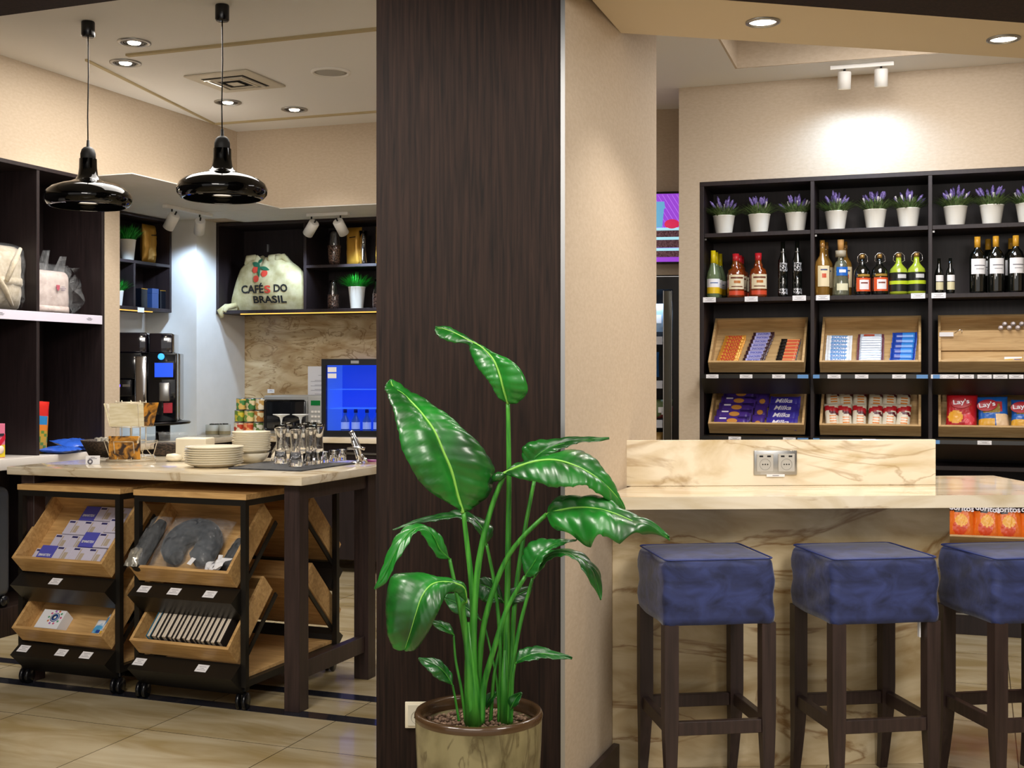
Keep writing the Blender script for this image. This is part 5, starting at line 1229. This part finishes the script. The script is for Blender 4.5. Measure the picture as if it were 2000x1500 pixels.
# ================================================================= FAR END BETWEEN THE WALLS: SCREEN AND OPEN FRIDGE
tv = thing('menu_screen', 'wall screen showing cake and paper cup on purple, seen in the gap', 'screen', FW @ T(.18, -.03, 2.16))
obj('casing', MB().box(-.45, .42, -.03, .028, -.01, .45, .003, 1), m_bplas, tv)
def em(n_, c, s_=1.0): return mat(n_, c, .4, emit=c, es=s_)
b = MB(); b.m(0).box(-.44, .41, -.033, -.031, .0, .435); sc_ = obj('screen_picture', b, em('screen_purple', '9a48d8', .75), tv)
b = MB()
for i in range(30): x0 = -.46+.035*i; 
for i in range(26):
    x0 = -.43+.03*i
    if x0+.14 < .40: b.prism([(x0, .43), (x0+.002, .43), (x0+.142, .20), (x0+.14, .20)], -.0342, -.0335, 'y')
obj('diagonal_lines', b, em('screen_lilac', 'c890ee', .8), sc_)
b = MB()
for i, (z0, z1) in enumerate(((.03, .07), (.09, .14), (.155, .20))): b.box(-.38, .30, -.036, -.0345, z0, z1)
obj('cake_layers', b, nz(em('cake_brown', '5a3440', .25), '4a2834', '9a7a88', (1, 1, 1), 120, 2), sc_)
b = MB()
for z0 in (.07, .14, .20): b.box(-.38, .30, -.0365, -.0345, z0, z0+.018)
obj('cream_layers', b, em('cream_cyan', 'a8e4f4', .8), sc_)
obj('raspberry', MB().lathe([(0, 0), (.04, 0), (.036, .002), (0, .003)], 20), em('berry_red', 'd8305a', .7), sc_, T(-.098, -.0345, .24) @ RX(90) @ S(1.2, .8, 1))
obj('paper_cup', MB().prism([(-.215, .22), (-.16, .22), (-.148, .34), (-.227, .34)], -.036, -.0345, 'y').prism([(-.235, .34), (-.14, .34), (-.147, .385), (-.225, .385)], -.036, -.0345, 'y'), em('cup_blue', '6ab0d8', .7), sc_)
cl = thing('display_fridge', 'tall open chilled display with glass door edge seen in the gap', 'fridge', FW @ T(-.197, -.12, 0))
obj('frame', MB().box(-.25, .42, .0, .6, 1.98, 2.06).box(.285, .42, 0, .6, 0, 1.98).box(-.25, .42, .55, .6, 0, 1.98), m_bplas, cl)
obj('door_edge', MB().box(.23, .275, -.02, .0, .05, 1.97, .003, 1), mat('dark_glass_edge', '4a4c46', .08, .5, coat=1), cl)
obj('chrome_edge', MB().box(.224, .230, -.022, .0, .05, 1.97).box(.275, .280, -.022, 0, .05, 1.97), m_steel, cl)
for i, z in enumerate((1.66, 1.38, 1.13, .88)):
    obj('shelf', MB().box(-.25, .22, .02, .5, z, z+.012), m_steel, cl); obj('price_rail', MB().box(-.25, .22, .0, .015, z-.03, z+.02), mat('pale_rail', 'b8bcc8', .3), cl)
fc = (('9fb8d0', .10, 1.70, .18), ('3a6ea8', .05, 1.41, .16), ('7a2a2a', .16, 1.145, .08), ('c09a5a', .08, .895, .16), ('5a6a40', .14, 1.145, .12))
for i, (c, x, z, h) in enumerate(fc):
    t = thing('chilled_pack', ('pale blue', 'dark blue', 'small red', 'kraft brown', 'small green')[i]+' pack on a shelf of the tall display fridge in the gap', 'food pack', FW @ T(-.115+x, -.03, z+.013)); obj('pack', pillow(.13, h, .06, 10, 10, 4, noise=.003), col(c), t); obj('label', MB().box(-.03, .03, -.034, -.032, h*.3, h*.6), m_paper, t)
lamp('fridge_lamp', 'AREA', (1.0, 7.95, 1.9), 5, COOL, (1.0, 7.9, 0), .3)
# ================================================================= PLANT
PD = 3.60
PT = Vector(((935-CX)*PD/F, PD, 0))
pt = thing('potted_bird_of_paradise', 'large glossy bird of paradise plant in a brown glazed pot before the column', 'plant', T(*PT))
obj('pot', MB().lathe([(0, 0), (.150, 0), (.158, .01), (.176, .20), (.184, .38), (.186, .440), (.187, .452), (.183, .461), (.174, .461), (.168, .452), (.166, .41), (0, .41)], 56), m_cer, pt)
obj('rim', MB().lathe([(.1865, .440), (.1885, .452), (.184, .4625), (.173, .4625), (.1665, .452), (.165, .425)], 56, cap=False), m_rim, pt)
b = MB(); rnd = random.Random(3)
for i in range(620):
    a = rnd.uniform(0, 6.283); r = .16*math.sqrt(rnd.random()); s_ = rnd.uniform(.005, .0095); c_ = Vector((r*math.cos(a), r*math.sin(a), .412+rnd.uniform(0, .013)))
    q = bmesh.ops.create_icosphere(b.bm, subdivisions=1, radius=s_, matrix=T(*c_) @ Matrix.Diagonal((1, rnd.uniform(.7, 1), rnd.uniform(.6, .9), 1)))
    for v_ in q['verts']:
        for f_ in v_.link_faces: f_.smooth = True
tag(obj('clay_pebbles', b, m_peb, pt), None, None, None, 'stuff')
def W(px, py, d=0): return P(px, py, PD+d)-PT
def cr(pts, n):
    """Catmull-Rom resample of tuples"""
    k = len(pts)-1; out = []
    for i in range(n+1):
        t = i/n*k; j = min(int(t), k-1); f = t-j; g = lambda m: pts[max(0, min(k, m))]
        a, b_, c_, d = g(j-1), g(j), g(j+1), g(j+2)
        out.append(tuple(.5*(2*b_[q]+(c_[q]-a[q])*f+(2*a[q]-5*b_[q]+4*c_[q]-d[q])*f*f+(3*b_[q]-a[q]-3*c_[q]+d[q])*f**3) for q in range(len(b_))))
    return out
def stem(pts, r0, r1):
    c_ = cr(pts, 18); n = len(c_)
    obj('leaf_stalk', MB().tube([W(*p_) for p_ in c_], [r0+(r1-r0)*(i/(n-1)) for i in range(n)], 10), m_stem, pt)
def leaf(mid, L, Rr, m_=m_leaf, rib=.004, nv=84, corr=.0035, bulge=.018, ncorr=13, back=None):
    """mid, L, Rr: outline points (px, py, depth offset) from base to tip; surface with lateral veins and a raised midrib"""
    M_, A, B = cr(mid, nv), cr(L, nv), cr(Rr, nv); b = MB(); ns = 7; rows = []
    for j in range(nv+1):
        m0, a0, b0 = W(*M_[j]), W(*A[j]), W(*B[j]); ax = (b0-a0); 
        tn = (W(*M_[min(nv, j+1)])-W(*M_[max(0, j-1)])); n_ = ax.cross(tn)
        if n_.length < 1e-9: n_ = Vector((0, -1, 0))
        n_.normalize()
        if n_.y > 0: n_ = -n_
        row = []
        for side, e in ((0, a0), (1, b0)):
            w_ = (e-m0).length
            for k in (range(ns, 0, -1) if side == 0 else range(1, ns+1)):
                s_ = k/ns; p_ = m0.lerp(e, s_); ph = (j/nv*ncorr - s_*1.2)*2*math.pi
                h = bulge*(w_/.06)*math.sin(math.pi*min(1, s_))*.8 + corr*1.9*(abs(math.sin(ph*.5))**.55-.7)*min(1, w_/.03)*(.35+.65*s_)+corr*.6*math.sin(ph*.37+1)
                row.append(p_+n_*h)
            if side == 0: row.append(m0+n_*-.002)
        rows.append([b.v(p_) for p_ in row])
    for r0, r1 in zip(rows, rows[1:]):
        for i in range(len(r0)-1): b.f([r0[i], r0[i+1], r1[i+1], r1[i]], True)
    lf = obj('leaf', b, m_, pt); lf.data.materials[0] = m_
    md = lf.modifiers.new('thick', 'SOLIDIFY'); md.thickness = .0012; md.offset = 0
    mp = [W(*p_)+Vector((0, -.003, 0)) for p_ in M_]
    obj('midrib', MB().tube(mp[:-2], [rib*(1-.85*i/len(mp)) for i in range(len(mp)-2)], 8), m_rib if rib > .003 else m_stem, lf)
    return lf
# big leaf on the left
leaf([(904, 1001, -.05), (893, 965, -.07), (882, 920, -.09), (867, 884, -.10), (849, 842, -.10), (828, 812, -.09), (807, 788, -.07), (786, 768, -.05), (770, 758, -.03), (763, 742, 0)],
     [(904, 1001, -.05), (880, 985, -.10), (834, 956, -.15), (803, 914, -.17), (784, 872, -.17), (775, 830, -.15), (766, 795, -.12), (756, 770, -.09), (752, 756, -.05), (761, 741, 0)],
     [(904, 1001, -.05), (924, 992, -.04), (955, 965, -.03), (966, 922, -.03), (948, 882, -.03), (917, 850, -.03), (882, 822, -.03), (840, 793, -.03), (795, 760, -.02), (766, 740, 0)], rib=.0055, bulge=.012, corr=.0032, ncorr=19)
# top leaf, lower blade and curled tip
leaf([(992, 788, 0), (984, 762, -.02), (977, 735, -.03), (968, 710, -.03), (956, 692, -.02), (938, 676, 0), (915, 664, .03), (888, 650, .05), (866, 642, .05), (850, 640, .04)],
     [(992, 788, 0), (972, 775, -.02), (957, 748, -.03), (944, 732, -.03), (929, 712, -.01), (918, 686, .01), (914, 673, .03), (888, 669, .03), (861, 661, .02), (849, 645, .03)],
     [(992, 788, 0), (1012, 786, -.02), (1031, 762, -.04), (1018, 724, -.05), (992, 700, -.04), (966, 692, -.02), (935, 672, .02), (897, 648, .06), (874, 638, .06), (850, 637, .04)], rib=.004, bulge=.012, ncorr=17, corr=.0026)
# right mid leaf behind
leaf([(1038, 935, .10), (1042, 900, .08), (1060, 882, .07), (1085, 870, .06), (1120, 862, .06), (1155, 858, .06), (1190, 855, .06)],
     [(1038, 935, .10), (1022, 895, .10), (1022, 871, .09), (1052, 860, .09), (1090, 857, .08), (1150, 853, .07), (1190, 854, .06)],
     [(1038, 935, .10), (1058, 908, .04), (1076, 890, .03), (1096, 878, .03), (1122, 867, .04), (1158, 863, .05), (1190, 858, .06)], m_leaf, rib=.0028, bulge=.01, ncorr=9)
# right big arching leaf
leaf([(984, 924, -.05), (1015, 910, -.08), (1050, 900, -.11), (1082, 898, -.13), (1112, 905, -.14), (1146, 920, -.14), (1176, 941, -.13), (1202, 967, -.11), (1221, 995, -.09)],
     [(984, 922, -.05), (1012, 904, -.06), (1050, 897, -.08), (1095, 884, -.06), (1134, 880, -.05), (1162, 897, -.06), (1186, 926, -.07), (1207, 962, -.08), (1221, 994, -.09)],
     [(984, 926, -.05), (1010, 934, -.11), (1045, 941, -.15), (1078, 951, -.18), (1108, 951, -.20), (1140, 948, -.20), (1166, 962, -.18), (1195, 984, -.14), (1220, 996, -.09)], m_leaf, rib=.0042, bulge=.012, ncorr=15, corr=.003)
obj('leaf_base_curl', MB().tube([W(963, 935, -.05), W(975, 930, -.055), W(988, 926, -.05)], [.010, .014, .006], 10), m_leaf, pt)
# big lower right leaf
leaf([(1068, 1004, -.05), (1095, 996, -.09), (1125, 991, -.12), (1158, 992, -.15), (1190, 999, -.17), (1226, 1013, -.18), (1262, 1030, -.18), (1308, 1050, -.16)],
     [(1068, 1002, -.05), (1078, 984, -.05), (1104, 968, -.05), (1140, 970, -.07), (1176, 978, -.09), (1212, 996, -.12), (1258, 1017, -.14), (1307, 1048, -.16)],
     [(1068, 1006, -.05), (1082, 1032, -.12), (1118, 1046, -.17), (1148, 1067, -.21), (1172, 1046, -.24), (1206, 1060, -.25), (1246, 1040, -.23), (1307, 1056, -.16)], m_leaf, rib=.0036, bulge=.02, ncorr=7, corr=.007)
# folded right leaf and its drooping partner
leaf([(1026, 1126, -.08), (1040, 1104, -.10), (1055, 1082, -.11), (1080, 1064, -.11), (1104, 1057, -.10), (1127, 1054, -.09)],
     [(1026, 1126, -.08), (1020, 1092, -.06), (1028, 1066, -.06), (1060, 1052, -.07), (1098, 1055, -.08), (1127, 1053, -.09)],
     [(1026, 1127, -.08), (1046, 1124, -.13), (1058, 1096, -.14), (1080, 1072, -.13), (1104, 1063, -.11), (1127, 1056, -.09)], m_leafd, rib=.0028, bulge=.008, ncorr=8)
leaf([(1042, 1130, -.04), (1054, 1108, -.05), (1070, 1086, -.06), (1100, 1079, -.08), (1134, 1090, -.10), (1160, 1120, -.11), (1173, 1172, -.11)],
     [(1042, 1130, -.04), (1062, 1108, -.08), (1078, 1090, -.09), (1102, 1086, -.11), (1128, 1098, -.13), (1148, 1128, -.14), (1172, 1172, -.11)],
     [(1042, 1130, -.04), (1046, 1100, -.03), (1064, 1078, -.03), (1102, 1073, -.05), (1140, 1083, -.07), (1172, 1118, -.08), (1174, 1172, -.11)], m_leaf, rib=.0026, bulge=.005, ncorr=7)
# arching leaf behind, left
leaf([(950, 1064, .04), (946, 1040, .03), (932, 1020, .03), (910, 1008, .04), (880, 1008, .05), (845, 1012, .05), (805, 1022, .04), (767, 1035, .03)],
     [(950, 1064, .04), (930, 1035, .00), (912, 1016, .0), (896, 1012, .02), (864, 1016, .03), (835, 1019, .04), (800, 1026, .03), (767, 1036, .03)],
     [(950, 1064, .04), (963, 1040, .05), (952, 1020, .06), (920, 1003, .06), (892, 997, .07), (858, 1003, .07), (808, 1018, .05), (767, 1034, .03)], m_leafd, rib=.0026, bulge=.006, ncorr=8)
# long drooping left leaf
leaf([(878, 1091, -.02), (860, 1074, -.04), (846, 1046, -.06), (826, 1030, -.07), (805, 1035, -.09), (784, 1058, -.11), (766, 1090, -.12), (750, 1125, -.12), (732, 1150, -.11)],
     [(878, 1090, -.02), (868, 1062, -.02), (853, 1038, -.03), (826, 1025, -.05), (796, 1028, -.06), (772, 1048, -.08), (756, 1085, -.10), (740, 1125, -.11), (731, 1149, -.11)],
     [(878, 1092, -.02), (854, 1089, -.06), (838, 1064, -.08), (822, 1040, -.10), (808, 1045, -.12), (792, 1070, -.13), (774, 1100, -.14), (756, 1135, -.13), (733, 1152, -.11)], m_leaf, rib=.0028, bulge=.005, ncorr=9)
# lower left broad leaf
leaf([(911, 1176, -.08), (907, 1150, -.12), (892, 1140, -.15), (866, 1136, -.17), (842, 1142, -.19), (824, 1165, -.21), (812, 1200, -.22), (800, 1240, -.21), (790, 1270, -.20)],
     [(911, 1174, -.08), (906, 1140, -.10), (880, 1135, -.11), (838, 1134, -.12), (795, 1120, -.13), (764, 1128, -.15), (754, 1180, -.18), (757, 1236, -.20), (768, 1266, -.20)],
     [(911, 1178, -.08), (900, 1166, -.13), (886, 1156, -.17), (872, 1162, -.21), (860, 1186, -.24), (848, 1212, -.25), (832, 1242, -.24), (812, 1268, -.22), (794, 1272, -.20)], m_leaf, rib=.0036, bulge=.016, ncorr=20, corr=.0018)
# small leaves in the middle and low down
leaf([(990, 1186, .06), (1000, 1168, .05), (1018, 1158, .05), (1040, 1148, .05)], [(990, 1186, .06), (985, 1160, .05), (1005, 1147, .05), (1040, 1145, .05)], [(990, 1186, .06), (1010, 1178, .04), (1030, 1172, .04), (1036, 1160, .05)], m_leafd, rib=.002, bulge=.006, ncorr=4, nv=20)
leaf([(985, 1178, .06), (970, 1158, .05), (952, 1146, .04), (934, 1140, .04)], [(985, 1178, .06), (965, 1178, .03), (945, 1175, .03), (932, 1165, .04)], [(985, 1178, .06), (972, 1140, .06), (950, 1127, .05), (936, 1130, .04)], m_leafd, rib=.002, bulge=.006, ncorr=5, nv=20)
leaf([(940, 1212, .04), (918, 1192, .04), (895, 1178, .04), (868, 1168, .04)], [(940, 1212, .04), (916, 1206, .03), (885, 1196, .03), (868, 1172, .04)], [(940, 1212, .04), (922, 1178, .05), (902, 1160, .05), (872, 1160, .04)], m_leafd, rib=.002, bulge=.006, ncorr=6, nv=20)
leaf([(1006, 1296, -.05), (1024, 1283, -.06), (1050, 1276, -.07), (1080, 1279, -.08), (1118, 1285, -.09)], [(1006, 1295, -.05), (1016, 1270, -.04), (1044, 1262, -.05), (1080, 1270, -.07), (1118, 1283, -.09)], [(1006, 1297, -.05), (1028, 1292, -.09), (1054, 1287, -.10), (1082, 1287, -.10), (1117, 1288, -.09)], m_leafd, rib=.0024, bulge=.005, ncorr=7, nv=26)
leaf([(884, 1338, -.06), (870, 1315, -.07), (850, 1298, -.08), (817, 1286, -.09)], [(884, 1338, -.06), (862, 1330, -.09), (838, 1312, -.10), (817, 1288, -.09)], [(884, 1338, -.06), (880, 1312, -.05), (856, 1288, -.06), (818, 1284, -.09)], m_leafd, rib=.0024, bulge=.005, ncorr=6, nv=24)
leaf([(887, 1240, -.04), (875, 1230, -.05), (860, 1220, -.06), (842, 1214, -.07)], [(887, 1241, -.04), (870, 1236, -.06), (855, 1228, -.07), (842, 1216, -.07)], [(887, 1238, -.04), (880, 1222, -.03), (862, 1212, -.04), (843, 1212, -.07)], m_leaf, rib=.002, bulge=.004, ncorr=4, nv=16)
leaf([(997, 1385, -.04), (1003, 1372, -.05), (1010, 1360, -.05), (1019, 1353, -.06)], [(997, 1385, -.04), (992, 1368, -.04), (1002, 1357, -.05), (1018, 1352, -.06)], [(997, 1386, -.04), (1012, 1376, -.06), (1016, 1366, -.06), (1020, 1354, -.06)], m_leafd, rib=.002, bulge=.003, ncorr=3, nv=14)
leaf([(950, 1385, .02), (955, 1368, .02), (962, 1358, .02), (968, 1350, .02)], [(950, 1385, .02), (946, 1368, .02), (954, 1354, .02), (967, 1350, .02)], [(950, 1385, .02), (962, 1372, .0), (968, 1362, .0), (969, 1351, .02)], m_leafd, rib=.002, bulge=.003, ncorr=3, nv=14)
S0 = .012
stem([(905, 1001, -.05), (912, 1060, -.04), (920, 1130, -.03), (924, 1200, -.02), (924, 1300, -.01), (918, 1412, -.01)], .0065, .011)
stem([(992, 788, 0), (993, 850, .01), (994, 950, .02), (992, 1100, .03), (989, 1260, .02), (985, 1412, .0)], .0058, .0105)
stem([(986, 925, -.05), (962, 985, -.04), (942, 1060, -.04), (930, 1140, -.03), (924, 1250, -.03), (928, 1412, -.02)], .0065, .012)
stem([(1068, 1004, -.05), (1020, 1050, -.04), (985, 1100, -.02), (955, 1180, -.01), (938, 1270, 0), (932, 1412, 0)], .006, .010)
stem([(1044, 936, .10), (1026, 1030, .08), (1008, 1150, .06), (998, 1280, .04), (990, 1412, .02)], .0055, .009)
stem([(1026, 1126, -.08), (990, 1190, -.06), (964, 1270, -.05), (945, 1340, -.03), (940, 1412, -.03)], .0055, .011)
stem([(1040, 1130, -.04), (1016, 1220, -.03), (1002, 1300, -.03), (994, 1412, -.02)], .0045, .008)
stem([(950, 1062, .04), (964, 1130, .04), (974, 1210, .03), (978, 1300, .02), (975, 1412, .01)], .0045, .007)
stem([(878, 1091, -.02), (890, 1150, -.03), (906, 1230, -.04), (916, 1310, -.03), (914, 1412, -.02)], .005, .009)
stem([(911, 1174, -.08), (904, 1185, -.07), (910, 1240, -.05), (916, 1310, -.05), (922, 1412, -.04)], .0055, .012)
stem([(1006, 1296, -.05), (1001, 1330, -.05), (998, 1412, -.03)], .004, .006)
stem([(884, 1338, -.06), (890, 1370, -.05), (896, 1408, -.04)], .003, .004)
stem([(886, 1240, -.04), (890, 1290, -.04), (900, 1340, -.04), (910, 1412, -.03)], .003, .005)
stem([(945, 1215, .05), (958, 1270, .03), (970, 1330, .02), (975, 1412, .01)], .0028, .004)
stem([(987, 1182, .06), (980, 1250, .04), (965, 1320, .02), (958, 1412, .02)], .0035, .006)
b = MB().tube([W(915, 1215, -.03), W(918, 1290, -.03), W(922, 1350, -.03), W(925, 1415, -.03)], [.004, .016, .024, .026], 12)
obj('leaf_sheath', b, m_stem, pt)
obj('leaf_sheath', MB().tube([W(986, 1270, 0), W(986, 1340, 0), W(988, 1415, 0)], [.004, .015, .019], 12), m_stem, pt)
for o_ in C.objects:
    if o_.parent is None and 'label' in o_ and not 4 <= len(o_['label'].split()) <= 16: print('LABELLEN', o_.name, o_['label'])
